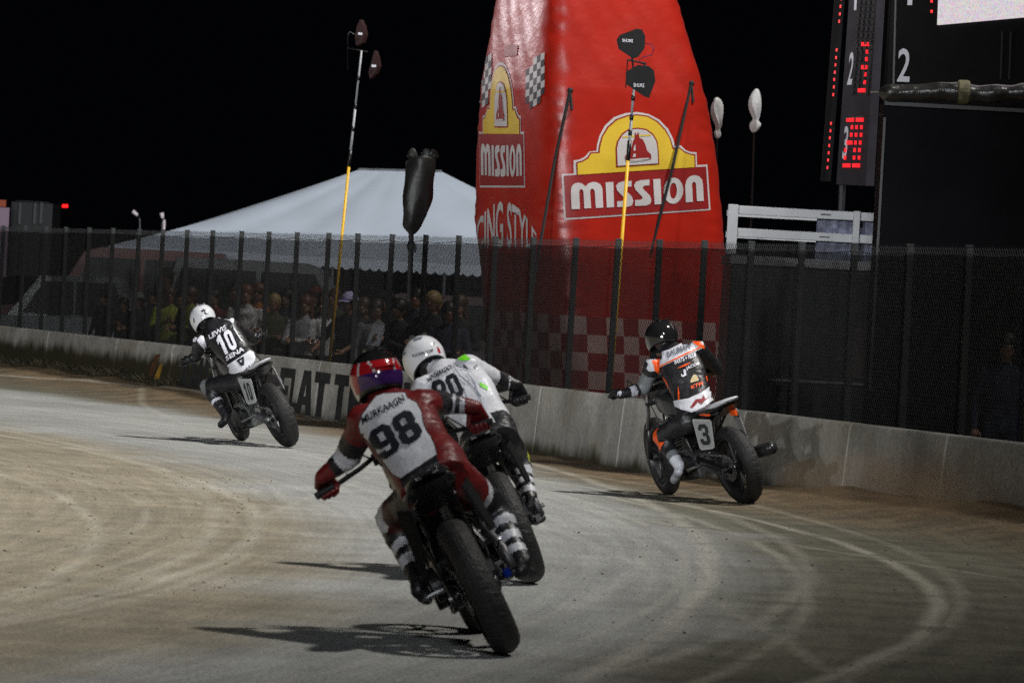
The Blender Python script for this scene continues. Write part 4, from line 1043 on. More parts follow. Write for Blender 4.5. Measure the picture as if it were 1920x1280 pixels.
    B(loft_y([(-.10, .10, .865, .915), (.0, .13, .83, .89), (.25, .135, .80, .865), (.48, .105, .80, .87), (.58, .06, .81, .86)]), 'seat', BLACK, sm=True)
    B(loft_y([(-.27, .05, .945, .958), (-.20, .09, .915, .95), (-.05, .115, .875, .925), (.06, .11, .85, .895)]), 'tail_cowl', cfg.get('tail', CARBON), sm=True)
    mb = MB(); mb.loft([[Vector((x, y, z)) for x in (-.08, .08) for _ in (0,)] for y, z in ((-.22, .88), (-.1, .80), (.1, .76))], cap=False, closed=False)
    rows = [[Vector((x, y, z)) for x in (-.085, -.04, .04, .085)] for y, z in ((-.24, .905), (-.12, .84), (.02, .79), (.14, .75))]
    mb = MB(); mb.loft(rows, cap=False, closed=False); mb.loft([[p + Vector((0, .006, -.008)) for p in r] for r in rows], cap=False, closed=False); B(mb, 'under_tail', CARBON)
    # side number plates
    for s in (-1, 1):
        a = cfg.get('plate_tilt', .22)
        Pm = Matrix.Translation((s * .165, .08, .675)) @ Matrix.Rotation(-s * a, 4, 'Z') @ Matrix.Rotation(-s * .10, 4, 'Y')
        poly = [(-.10, .125), (.115, .135), (.125, .12), (.105, -.115), (.08, -.135), (-.07, -.125), (-.09, -.11), (-.115, .10)]
        n = len(poly)
        mb = MB(); vs = [Pm @ Vector((x, y, z)) for x in (0, s * .008) for y, z in poly]; mb.add(vs, [tuple(range(n)), tuple(reversed(range(n, 2 * n)))] + [(i, (i + 1) % n, (i + 1) % n + n, i + n) for i in range(n)])
        pl = B(mb, 'number_plate', cfg.get('plate_edge', CARBON))
        mb = MB(); vs = [Pm @ Vector((x, y * .87, z * .87)) for x in (s * .0085, s * .0115) for y, z in poly]; mb.add(vs, [tuple(range(n)), tuple(reversed(range(n, 2 * n)))] + [(i, (i + 1) % n, (i + 1) % n + n, i + n) for i in range(n)])
        B(mb, 'plate_face', cfg.get('plate', CARBON), pl)
        if cfg.get('number'):
            f = lambda u, v, s=s, Pm=Pm: Pm @ Vector((s * .0135, (u - .5) * .13 * s, (v - .5) * .18))
            decal('numeral', number2d(cfg['number']), f, PRINT_BLACK, pl)
    # forks, clamps, bars
    for s in (-1, 1):
        mb = MB(); mb.tube([(s * .105, WB, R_W), (s * .105, WB - .14, .62)], .028, 10); SB(mb, 'fork_slider', cfg.get('fork', BLACK), sm=True)
        mb = MB(); mb.tube([(s * .105, WB - .13, .60), (s * .105, 1.07, 1.02)], .022, 10); SB(mb, 'fork_tube', GOLD if cfg.get('goldfork') else STEEL, sm=True)
    mb = MB(); mb.box((0, 1.13, .86), (.26, .05, .03)); mb.box((0, 1.08, .985), (.26, .06, .028)); o = SB(mb, 'triple_clamp', ENG_D); bev(o, .006)
    mb = MB(); mb.tube([(-.13, WB, R_W), (.13, WB, R_W)], .013, 8); SB(mb, 'front_axle', STEEL)
    poly = [(-.12, .13), (.12, .13), (.14, .0), (.09, -.14), (-.09, -.14), (-.14, 0)]
    mb = MB(); mb.prism(poly, .008, Matrix.Translation((0, 1.22, .98)) @ Matrix.Rotation(.35, 4, 'X')); SB(mb, 'front_number_plate', cfg.get('plate', CARBON))
    bw, bz, by = cfg.get('bar_w', .40), cfg.get('bar_z', 1.05), cfg.get('bar_y', .93)
    pts = [(-bw - .06, by - .03, bz - .012), (-bw + .06, by, bz), (-bw * .55, by + .08, bz + .02), (-.13, 1.05, 1.03), (-.04, 1.09, 1.015)]
    pts = pts + [(-x, y, z) for x, y, z in reversed(pts)]
    mb = MB(); mb.tube(pts, .0125, 8); hb = SB(mb, 'handlebar', BLACK, sm=True)
    mb = MB(); mb.tube([(-.15, by + .11, bz + .03), (.15, by + .11, bz + .03)], .032, 10); SB(mb, 'bar_pad', CARBON, hb)
    grips = {}
    for s in (-1, 1):
        a, b = Vector((s * (bw - .06), by, bz)), Vector((s * (bw + .065), by - .032, bz - .013))
        mb = MB(); mb.tube([a, b], .0175, 10); SB(mb, 'grip', GRIP_M, hb)
        mb = MB(); mb.tube([a + Vector((0, .02, 0)), a + Vector((s * .02, .06, -.01)), b + Vector((0, .07, -.02))], .006, 6); SB(mb, 'lever', ALU, hb)
        grips[s] = (M @ S @ a.lerp(b, .5), ((M @ S).to_3x3() @ (b - a)).normalized())
        mb = MB(); mb.tube([(s * .12, .46, .36), (s * .25, .45, .36)], .014, 8); B(mb, 'footpeg', STEEL)
    for s, pa in ((-1, [(-.30, by + .04, bz), (-.24, 1.16, 1.10), (-.10, 1.20, .95), (-.06, 1.05, .70)]), (1, [(.30, by + .04, bz), (.22, 1.18, 1.12), (.08, 1.22, .98), (.05, 1.0, .75)]), (1, [(.34, by + .05, bz - .01), (.26, 1.20, 1.06), (.11, 1.24, .90), (.115, 1.30, .60)])):
        mb = MB(); mb.tube(pa, .0055, 5); SB(mb, 'control_cable', BLACK, hb)
    mb = MB(); mb.tube([(.12, .30, .74), (.16, .42, .60), (.15, .55, .50)], .007, 5); mb.tube([(.10, .02, .40), (.12, .20, .47), (.12, .42, .52)], .005, 5); B(mb, 'brake_hose', BLACK)
    for s in (-1, 1):
        mb = MB(); mb.tube([(s * .03, -.235, .935), (s * .06, -.24, .935)], .012, 8); B(mb, 'tail_bolt', STEEL)
    mb = MB(); mb.box((.085, -.05, R_W + .07), (.035, .07, .05)); B(mb, 'brake_caliper', ENG)
    if cfg.get('extra'): cfg['extra'](root, B, SB, M, S)
    bpy.context.view_layer.update()
    pegs = {s: M @ Vector((s * .21, .45, .375)) for s in (-1, 1)}
    seat = M @ Vector((0, .22, .865))
    print('BIKE', label[:30], 'seat', [round(x) for x in proj(seat)[:2]], 'gripL', [round(x) for x in proj(grips[-1][0])[:2]], 'gripR', [round(x) for x in proj(grips[1][0])[:2]],
          'front', [round(x) for x in proj(M @ S @ Vector((0, WB, 0)))[:2]], 'reartop', [round(x) for x in proj(M @ Vector((0, 0, .69)))[:2]], 'pegs', [round(x) for x in proj(pegs[-1])[:2]], [round(x) for x in proj(pegs[1])[:2]])
    return dict(root=root, M=M, S=S, grips=grips, pegs=pegs, seat=seat, d0=proj(M @ Vector((0, 0, R_W)))[2])
# ================================================================== riders
def seg_dist(P, a, b):
    ab = b - a; t = np.clip(((P - a) @ ab) / (ab @ ab), 0, 1); return np.linalg.norm(P - (a + t[:, None] * ab), axis=1), t
def imdir(x, y, z=0.0):      # direction in picture right / picture down / away
    return (EU * x - EV * y + _fw * z).normalized()
def helmet(name, c, fwd, up, paint, mats, parent, scale=1.0):
    fwd = fwd.normalized(); rt_ = fwd.cross(up).normalized(); up = rt_.cross(fwd).normalized()
    Mx = Matrix((rt_, fwd, up)).transposed().to_4x4(); Mx.translation = c
    nu, nv = 64, 36; mb = MB(); grid = []; keys = []
    for i in range(nv + 1):
        th = rad(1.5 + 132 * i / nv); row = []
        for j in range(nu):
            ph = 2 * math.pi * j / nu; f = math.cos(ph)                 # f = 1 at the face
            thx = th * (1.0 + .085 * max(0, f) * (i / nv) ** 2 - .16 * max(0, -f) * (i / nv) ** 2)
            z = .138 * math.cos(thx); s = math.sin(thx)
            if thx > math.pi / 2: s = 1 - (1 - s) * .62
            x = .126 * s * math.sin(ph); y = .152 * s * f
            if f > 0 and z < -.03: y *= 1 + .10 * f * min(1, (-.03 - z) / .06); x *= .97
            if f < 0: y *= .98
            row.append(Vector((x, y, z)) * scale)
        grid.append(row)
    last = grid[-1]; cen = sum(last, Vector()) / nu
    grid.append([cen + (p - cen) * .90 + Vector((0, 0, -.006)) for p in last]); grid.append([cen + (p - cen) * .78 + Vector((0, 0, .03)) for p in last])
    vs = [p for r in grid for p in r]; fs = []; mi = []
    for i in range(len(grid) - 1):
        for j in range(nu):
            k = (j + 1) % nu; fs.append((i * nu + j, (i + 1) * nu + j, (i + 1) * nu + k, i * nu + k))
            mi.append(len(mats) - 1 if i >= nv else paint(i / nv * 132, ((j + .5) / nu * 360 + 180) % 360 - 180))
    fs.append(tuple(range(nu))); mi.append(paint(0, 0))
    mb.v = vs; mb.f = fs; mb.mi = mi
    o = link(name, mb.mesh(M=Mx), mats, parent, True, True)
    # visor, vents, rear spoiler
    mv = MB(); rows = []
    for i in range(7):
        th = rad(66 + 40 * i / 6); rows.append([Vector((.1285 * math.sin(th) * math.sin(rad(p)), .1560 * math.sin(th) * math.cos(rad(p)), .138 * math.cos(th))) * scale for p in range(-72, 73, 8)])
    mv.loft(rows, cap=False, closed=False); mv.build('visor', mat('visor_dark', (.01, .01, .012), .08), o, True)
    for s in (-1, 1):
        mv = MB(); mv.box((s * .04 * scale, -.03, .134 * scale), (.022, .05, .012)); link('vent', mv.mesh(M=Mx), CARBON, o)
    if len(mats) > 3: mv = MB(); mv.loft([[Vector((x * scale, y * scale, z * scale)) for x, y, z in r] for r in ([(-.07, -.125, .055), (.07, -.125, .055), (.07, -.135, .045), (-.07, -.135, .045)], [(-.05, -.155, .050), (.05, -.155, .050), (.05, -.156, .043), (-.05, -.156, .043)])]); link('spoiler', mv.mesh(M=Mx), mats[paint(70, 180)], o)
    return o, Mx
def glove(grip, axis, elbow, m, parent, s, cuff=None):
    A = axis; B = (grip - elbow); B = (B - A * B.dot(A)).normalized(); C = A.cross(B)
    if C.z < 0: C = -C
    W = grip - B * .088 + C * .018; mb = MB()
    for i, (off, ln) in enumerate(((-.034, .94), (-.012, 1.04), (.011, 1.0), (.033, .84))):
        g = grip + A * off; K = g + C * .034 - B * .014
        pts = [K, g + C * (.027 * ln) + B * (.025 * ln), g + B * (.035 * ln) - C * .005, g + B * .015 - C * (.033 * ln), g - B * .010 * ln - C * .031]
        for a, b in zip(pts[:-1], pts[1:]): mb.capsule(a, b, .0108, .0102, 8)
        mb.capsule(W + A * off * .55, K, .022, .0155, 10)
    th = [W - A * .030 + B * .02, grip - A * .052 - B * .020 - C * .006, grip - A * .040 + B * .008 - C * .030, grip - A * .018 + B * .022 - C * .032]
    for a, b, r0, r1 in zip(th[:-1], th[1:], (.018, .014, .0125), (.014, .0125, .011)): mb.capsule(a, b, r0, r1, 8)
    mb.capsule(W, W + (elbow - W).normalized() * .085, .036, .046, 12)
    o = link('glove', fuse(mb, .0045, 3), m, parent, smooth=True)
    return o, W
def crease(me, joints):      # folds in the leather, deepest about the joints
    from mathutils import noise
    me.update(); nor = [v.normal.copy() for v in me.vertices]
    for v, n in zip(me.vertices, nor):
        near = min((v.co - j).length for j in joints); k = max(0, 1 - near / .16)
        p = v.co * 13; p2 = Vector((v.co.x * 16, v.co.y * 16, v.co.z * 34))
        v.co += n * (.0045 * noise.noise(p) + (.0035 + .0075 * k) * (abs(noise.noise(p2)) - .22) * -1.3)
def rider(label, bike, cfg):
    d0 = bike['d0']; J = {}
    for k, (x, y, df) in cfg['joints'].items(): J[k] = pt(x, y, d0 + df)
    base = bike['seat']
    t = empty('person', base, label, 'person', 'racers on the track')
    hands = {}
    for s, k in ((-1, 'L'), (1, 'R')):
        g, a = bike['grips'][s]; hands[k] = glove(g, a, J['el' + k], cfg['glove'][k], t, s)
    # body: one continuous surface
    mb = MB(); bones = []
    spine = cfg['spine']
    P = [pt(x, y, d0 + df) for x, y, df, *_ in spine]; rings = []
    gi = cfg.get('girth', 1.0)
    for i, (x, y, df, wx, wy, wz, hw, hd) in enumerate(spine):
        hw *= gi; hd *= gi
        ax = (P[min(i + 1, len(P) - 1)] - P[max(i - 1, 0)]).normalized(); w = imdir(wx, wy, wz); w = (w - ax * w.dot(ax)).normalized(); h = ax.cross(w)
        rings.append([P[i] + w * (hw * math.copysign(abs(math.cos(a)) ** .8, math.cos(a))) + h * (hd * math.copysign(abs(math.sin(a)) ** .8, math.sin(a))) for a in [2 * math.pi * q / 24 for q in range(24)]])
    # interpolate the rings for a fuller trunk
    full = []
    for a, b in zip(rings[:-1], rings[1:]):
        for q in range(3): full.append([p.lerp(r, q / 3) for p, r in zip(a, b)])
    full.append(rings[-1]); mb.loft(full)
    bones.append(('torso', P[0], P[-2], .15)); bones.append(('neck', P[-2].lerp(P[-1], .35), P[-1], .105))
    head = J['head']; mb.ellipsoid(head, .085, .10, .11); mb.capsule(P[-1], head, .062, .062); bones.append(('head', P[-1], head, .1))
    def limb(nm, a, b, ra, rb): mb.capsule(a, b, ra, rb); bones.append((nm, a, b, (ra + rb) / 2))
    sc = cfg.get('bulk', 1.0)
    for k in 'LR':
        W = hands[k][1]
        mb.ellipsoid(J['sh' + k], .074 * sc, .074 * sc, .066 * sc)
        limb('uarm' + k, J['sh' + k], J['el' + k], .066 * sc, .053 * sc); limb('farm' + k, J['el' + k], W, .052 * sc, .037)
        mb.ellipsoid(J['el' + k], .056 * sc, .056 * sc, .056 * sc)
        foot_dir = (J['toe' + k] - J['an' + k]); 
        limb('thigh' + k, J['hip' + k], J['kn' + k], .096 * sc, .069 * sc); limb('shin' + k, J['kn' + k], J['an' + k], .068 * sc, .050)
        mid = J['kn' + k].lerp(J['an' + k], .3); mb.ellipsoid(mid + Vector((0, -.012, 0)), .066 * sc, .07 * sc, .08)
        heel = J['an' + k] + Vector((0, -.03, -.05)); mb.capsule(J['an' + k], heel, .048, .040)
        limb('foot' + k, heel, J['toe' + k], .042, .036)
    hump = P[-2].lerp(P[-3], .55); axn = rings[-3]; 
    me = fuse(mb, .0115, 5)
    crease(me, [J[k + s] for k in ('el', 'sh', 'kn', 'hip') for s in 'LR'])
    n = len(me.polygons); cen = np.zeros(n * 3); me.polygons.foreach_get('center', cen); cen = cen.reshape(-1, 3)
    best = np.full(n, 1e9); lab = np.zeros(n, int); tt = np.zeros(n)
    for i, (nm, a, b, r) in enumerate(bones):
        d, tp = seg_dist(cen, np.array(a), np.array(b)); d = d - r; u = d < best; best[u] = d[u]; lab[u] = i; tt[u] = tp[u]
    mats = []; idx = {}
    def mi(m):
        if m.name not in idx: idx[m.name] = len(mats); mats.append(m)
        return idx[m.name]
    out = np.zeros(n, int)
    for i, (nm, *_r) in enumerate(bones):
        c = cfg['cloth'].get(nm, cfg['cloth'].get(nm[:-1], cfg['cloth']['torso'])); sel = lab == i
        spans = c if isinstance(c, list) else [(1.01, c)]
        lo = -1
        for hi, m in spans: out[sel & (tt <= hi) & (tt > lo)] = mi(m); lo = hi
    me.polygons.foreach_set('material_index', out.tolist())
    body = link('body', me, mats, t, True, True)
    me.polygons.foreach_set('use_smooth', [True] * n)
    bb = bvh_of(me)
    hel, Mx = helmet('helmet', head, cfg['look'], cfg['up'], cfg['hpaint'], cfg['hmats'], t, cfg.get('hscale', 1.0))
    hb = bvh_of(hel.data)
    # printed and stitched panels
    for it in cfg['panels']:
        kind = it[0]
        tgt, bv_ = (hel, hb) if kind.endswith('@h') else (body, bb)
        if kind.startswith('poly'): decal(it[1], shape2d(it[2]), on_px(bv_, it[4] if len(it) > 4 else .005), it[3], tgt, cfg.get('grid', (5, 5)))
        else:
            _, txt, LL, LR, UL, m = it[:6]; off = (it[6] if len(it) > 6 else .010) + (0 if kind.endswith('@h') else .003)
            decal('lettering', number2d(txt) if txt.isdigit() else text2d(txt, .026), on_px(bv_, off, (LL, LR, UL)), m, tgt, (.04, .12))
    return t
C1 = lambda pts: [(580 + x / 4, 600 + y / 4) for x, y in pts]        # picks made on enlarged views of the photograph
C3 = lambda pts: [(300 + x / 4, 540 + y / 4) for x, y in pts]
C4 = lambda pts: [(1120 + x / 3.283, 570 + y / 3.283) for x, y in pts]
P1 = lambda x, y: (580 + x / 4, 600 + y / 4)
P3 = lambda x, y: (300 + x / 4, 540 + y / 4)
P4 = lambda x, y: (1120 + x / 3.283, 570 + y / 3.283)
H_WHITE = mat('helmet_white', (.62, .63, .66), .14, 0, .05, 6, coat=.6)
H_BLACK = mat('helmet_black', (.012, .012, .013), .12, 0, coat=.7)
H_RED = mat('helmet_red', (.38, .012, .018), .14, coat=.6)
H_PURPLE = mat('helmet_purple', (.045, .015, .10), .14, coat=.6)
LINER = mat('helmet_liner', (.008, .008, .008), .9)

PLATE_B = mat('plate_black', (.012, .012, .013), .85, spec=.08)
# ------------------------------------------------------------------ number 98, nearest
def ex98(root, B, SB, M, S):
    mb = MB(); mb.tube([(.19, .02, .50), (.175, .30, .44)], .006, 6); B(mb, 'brake_rod', CHROME)
    mb = MB(); mb.tube([(-.17, -.02, .44), (-.165, .25, .41)], .005, 6); B(mb, 'chain_guide', CHROME)
b98 = motorcycle('black race motorcycle under the rider in red and white leathers, nearest of all', (957, 1228), rad(5), rad(29),
                 dict(steer=rad(-6), axle=BLUE_A, extra=ex98, muffler=False, plate=PLATE_B, plate_edge=PLATE_B, bar_z=.985, swing=ENG_D))
def hp98(th, ph):
    a = abs(ph)
    if th < 54: return 0
    if th < 84: return 2 if (140 < a - (th - 54) * .5 < 146) or 112 < a < 120 else (1 if a > 80 else 2)
    if th < 118: return 3 if a > 110 else (1 if a > 75 else 2)
    return 0 if a > 100 else 2
rider('rider wearing number 98 in red and white leathers with a red and purple helmet', b98, dict(
    joints=dict(head=(706, 708, .78), shL=(684, 786, .62), shR=(790, 759, .60), elL=(652, 856, .80), elR=(826, 754, .86),
                hipL=(796, 922, .28), hipR=(843, 892, .28), knL=(735, 970, .66), knR=(922, 952, .64), anL=(786, 1086, .42), anR=(978, 1050, .42), toeL=(800, 1120, .56), toeR=(996, 1078, .56)),
    spine=[(818, 912, .20, .86, -.5, 0, .16, .12), (805, 880, .30, .86, -.5, 0, .172, .12), (783, 848, .40, .88, -.46, 0, .158, .105), (760, 812, .52, .93, -.36, 0, .172, .115), (741, 780, .62, .96, -.27, 0, .175, .11), (727, 762, .70, .96, -.26, 0, .105, .085), (716, 742, .76, .96, -.26, 0, .062, .062)],
    look=Vector((-.32, .9, -.12)), up=imdir(-.18, -1, .12), hpaint=hp98, hmats=[H_BLACK, H_RED, H_WHITE, H_PURPLE, LINER],
    glove=dict(L=L_RED, R=L_RED), bulk=1.2, girth=1.07,
    cloth=dict(torso=[(.25, L_RED), (1.1, L_RED)], neck=L_BLACK, head=L_BLACK, uarmL=[(.45, L_RED), (.8, L_BLACK), (1.1, L_WHITE)], farmL=[(.25, L_WHITE), (.6, L_BLACK), (1.1, L_RED)],
               uarmR=[(.40, L_RED), (1.1, L_BLACK)], farmR=[(.16, L_BLACK), (.42, L_WHITE), (.58, L_BLACK), (.72, L_WHITE), (1.1, L_RED)],
               thighL=[(.52, L_BLACK), (.80, mat('maroon_leather', (.045, .006, .005), .5, 0, .3, 9)), (1.1, L_WHITE)], shinL=[(.16, L_WHITE), (.45, L_BLACK), (.56, L_WHITE), (.66, L_BLACK), (.80, L_WHITE), (1.1, L_BLACK)],
               thighR=[(.50, L_RED), (.62, L_WHITE), (1.1, L_BLACK)], shinR=[(.12, L_GREY), (.34, L_BLACK), (.46, L_WHITE), (.56, L_BLACK), (.70, L_WHITE), (.80, L_BLACK), (.92, L_WHITE), (1.1, L_BLACK)], foot=L_BLACK),
    panels=[('poly', 'panel_piping', [C1([(500, 568), (560, 549), (640, 545), (722, 541), (742, 586), (808, 617), (846, 687), (856, 768), (880, 828), (918, 878), (948, 948), (962, 1010), (690, 1195), (624, 1156), (552, 1060), (492, 970), (433, 900), (384, 848), (368, 790), (392, 708), (447, 634)])], L_BLACK, .003), ('poly', 'back_panel', [C1([(505, 575), (560, 556), (640, 552), (715, 548), (735, 590), (800, 622), (838, 690), (848, 770), (872, 830), (910, 880), (940, 950), (955, 1010), (690, 1185), (630, 1150), (560, 1055), (500, 965), (440, 895), (392, 845), (376, 790), (400, 712), (455, 640)])], L_WHITE),
            ('poly', 'waist_panel', [C1([(955, 1020), (690, 1195), (705, 1250), (985, 1090)])], L_BLACK, .006),
            ('text', 'MURKAAGN', P1(415, 785), P1(722, 620), P1(395, 735), PRINT_BLACK), ('text', '98', P1(560, 1062), P1(868, 872), P1(442, 858), PRINT_BLACK, .010, .09)]))

# ------------------------------------------------------------------ number 20, just ahead
b20 = motorcycle('black race motorcycle half hidden behind the nearest rider', (1005, 1094), rad(6), rad(25), dict(steer=rad(-6), plate=PLATE_B, plate_edge=PLATE_B, muffler=False, bar_z=.99, swing=ENG_D))
L_DKGREY = mat('charcoal_leather', (.035, .04, .042), .45, 0, .3, 9)
def hp_white(th, ph): return 0
rider('rider wearing number 20 in white leathers with green shoulder flashes and a white helmet', b20, dict(
    joints=dict(head=(795, 672, .80), shL=(800, 726, .64), shR=(877, 688, .62), elL=(760, 782, .86), elR=(938, 716, .84),
                hipL=(898, 842, .28), hipR=(938, 822, .28), knL=(850, 872, .65), knR=(968, 858, .64), anL=(880, 985, .42), anR=(993, 935, .42), toeL=(892, 1012, .55), toeR=(1004, 968, .56)),
    spine=[(925, 838, .20, .88, -.46, 0, .155, .12), (916, 815, .30, .88, -.46, 0, .165, .12), (898, 780, .42, .9, -.42, 0, .152, .105), (876, 746, .52, .93, -.36, 0, .172, .115), (854, 717, .62, .95, -.32, 0, .172, .105), (836, 702, .70, .95, -.32, 0, .105, .085), (818, 693, .76, .95, -.3, 0, .062, .062)],
    look=Vector((-.25, .88, -.5)), up=imdir(-.45, -1, .52), hpaint=hp_white, hmats=[H_WHITE, LINER],
    glove=dict(L=L_BLACK, R=L_BLACK), bulk=1.16, girth=1.06,
    cloth=dict(torso=[(.22, L_BLACK), (1.1, L_WHITE)], neck=L_BLACK, head=L_BLACK, uarmL=L_WHITE, farmL=[(.5, L_WHITE), (1.1, L_BLACK)], uarmR=[(.75, L_WHITE), (1.1, L_BLACK)], farmR=[(.15, L_BLACK), (.55, L_WHITE), (1.1, L_BLACK)],
               thigh=[(.55, L_BLACK), (.92, L_DKGREY), (1.1, L_YELLOW)], shin=[(.10, L_YELLOW), (.38, L_BLACK), (.52, L_WHITE), (.60, L_BLACK), (.72, L_WHITE), (.80, L_BLACK), (.92, L_WHITE), (1.1, L_BLACK)], foot=L_BLACK),
    panels=[('poly', 'shoulder_flash', [C1([(1115, 292), (1165, 262), (1210, 290), (1190, 305), (1128, 306)])], L_GREEN), ('poly', 'side_flash', [C1([(1275, 465), (1340, 500), (1335, 530), (1280, 495)])], L_GREEN),
            ('poly', 'back_panel', [C1([(1395, 768), (1310, 812), (1200, 620), (1160, 500), (1230, 440), (1300, 600)])], L_WHITE),
            ('poly', 'waist_panel', [C1([(1395, 775), (1312, 818), (1190, 860), (1220, 960), (1330, 960), (1470, 850), (1440, 740)])], L_BLACK, .004),
            ('poly', 'seam', [C1([(1076, 350), (1080, 346), (1135, 420), (1205, 478), (1292, 575), (1288, 578), (1200, 484), (1130, 425)])], PRINT_GREY, .009), ('poly', 'seam', [C1([(1180, 400), (1184, 397), (1240, 470), (1300, 640), (1296, 642), (1235, 474)])], PRINT_GREY, .009), ('poly', 'seam', [C1([(1085, 330), (1090, 327), (1140, 360), (1230, 380), (1230, 384), (1138, 366)])], PRINT_GREY, .009), ('poly', 'shoulder_patch', [C1([(1230, 338), (1262, 336), (1244, 372)])], L_BLACK), ('poly', 'shoulder_patch', [C1([(1160, 330), (1192, 362), (1184, 376), (1150, 345)])], L_BLACK),
            ('text', 'VANDERKOOI', P1(886, 475), P1(1072, 375), P1(880, 440), PRINT_BLACK), ('text', '20', P1(990, 640), P1(1172, 560), P1(915, 478), PRINT_BLACK, .010, .07),
            ('poly', 'leg_mark', [C1([(1280, 905), (1300, 868), (1362, 836), (1366, 884), (1398, 896), (1368, 908), (1345, 890), (1300, 905)])], PRINT_WHITE, .010), ('poly', 'leg_mark_edge', [C1([(1298, 864), (1355, 815), (1372, 830), (1375, 880), (1400, 888), (1398, 898), (1366, 886), (1360, 828), (1318, 858)])], L_YELLOW, .011),
            ('text', 'GZR', P1(1150, 990), P1(1270, 925), P1(1140, 950), PRINT_GREY),
            ('text@h', 'TUCKER.COM', P1(775, 282), P1(928, 235), P1(770, 262), PRINT_BLACK, .004), ('text@h', 'C', P1(925, 190), P1(945, 182), P1(922, 172), PRINT_BLACK, .004),
            ('poly@h', 'helmet_stripe', [C1([(778, 140), (850, 125), (842, 142), (790, 158)])], PRINT_GREY, .003), ('poly@h', 'helmet_mark', [C1([(705, 235), (722, 225), (730, 240), (716, 262)])], PRINT_BLACK, .003), ('poly@h', 'helmet_flash', [C1([(955, 195), (972, 215), (985, 245), (972, 250), (960, 225)])], H_RED, .003)]))

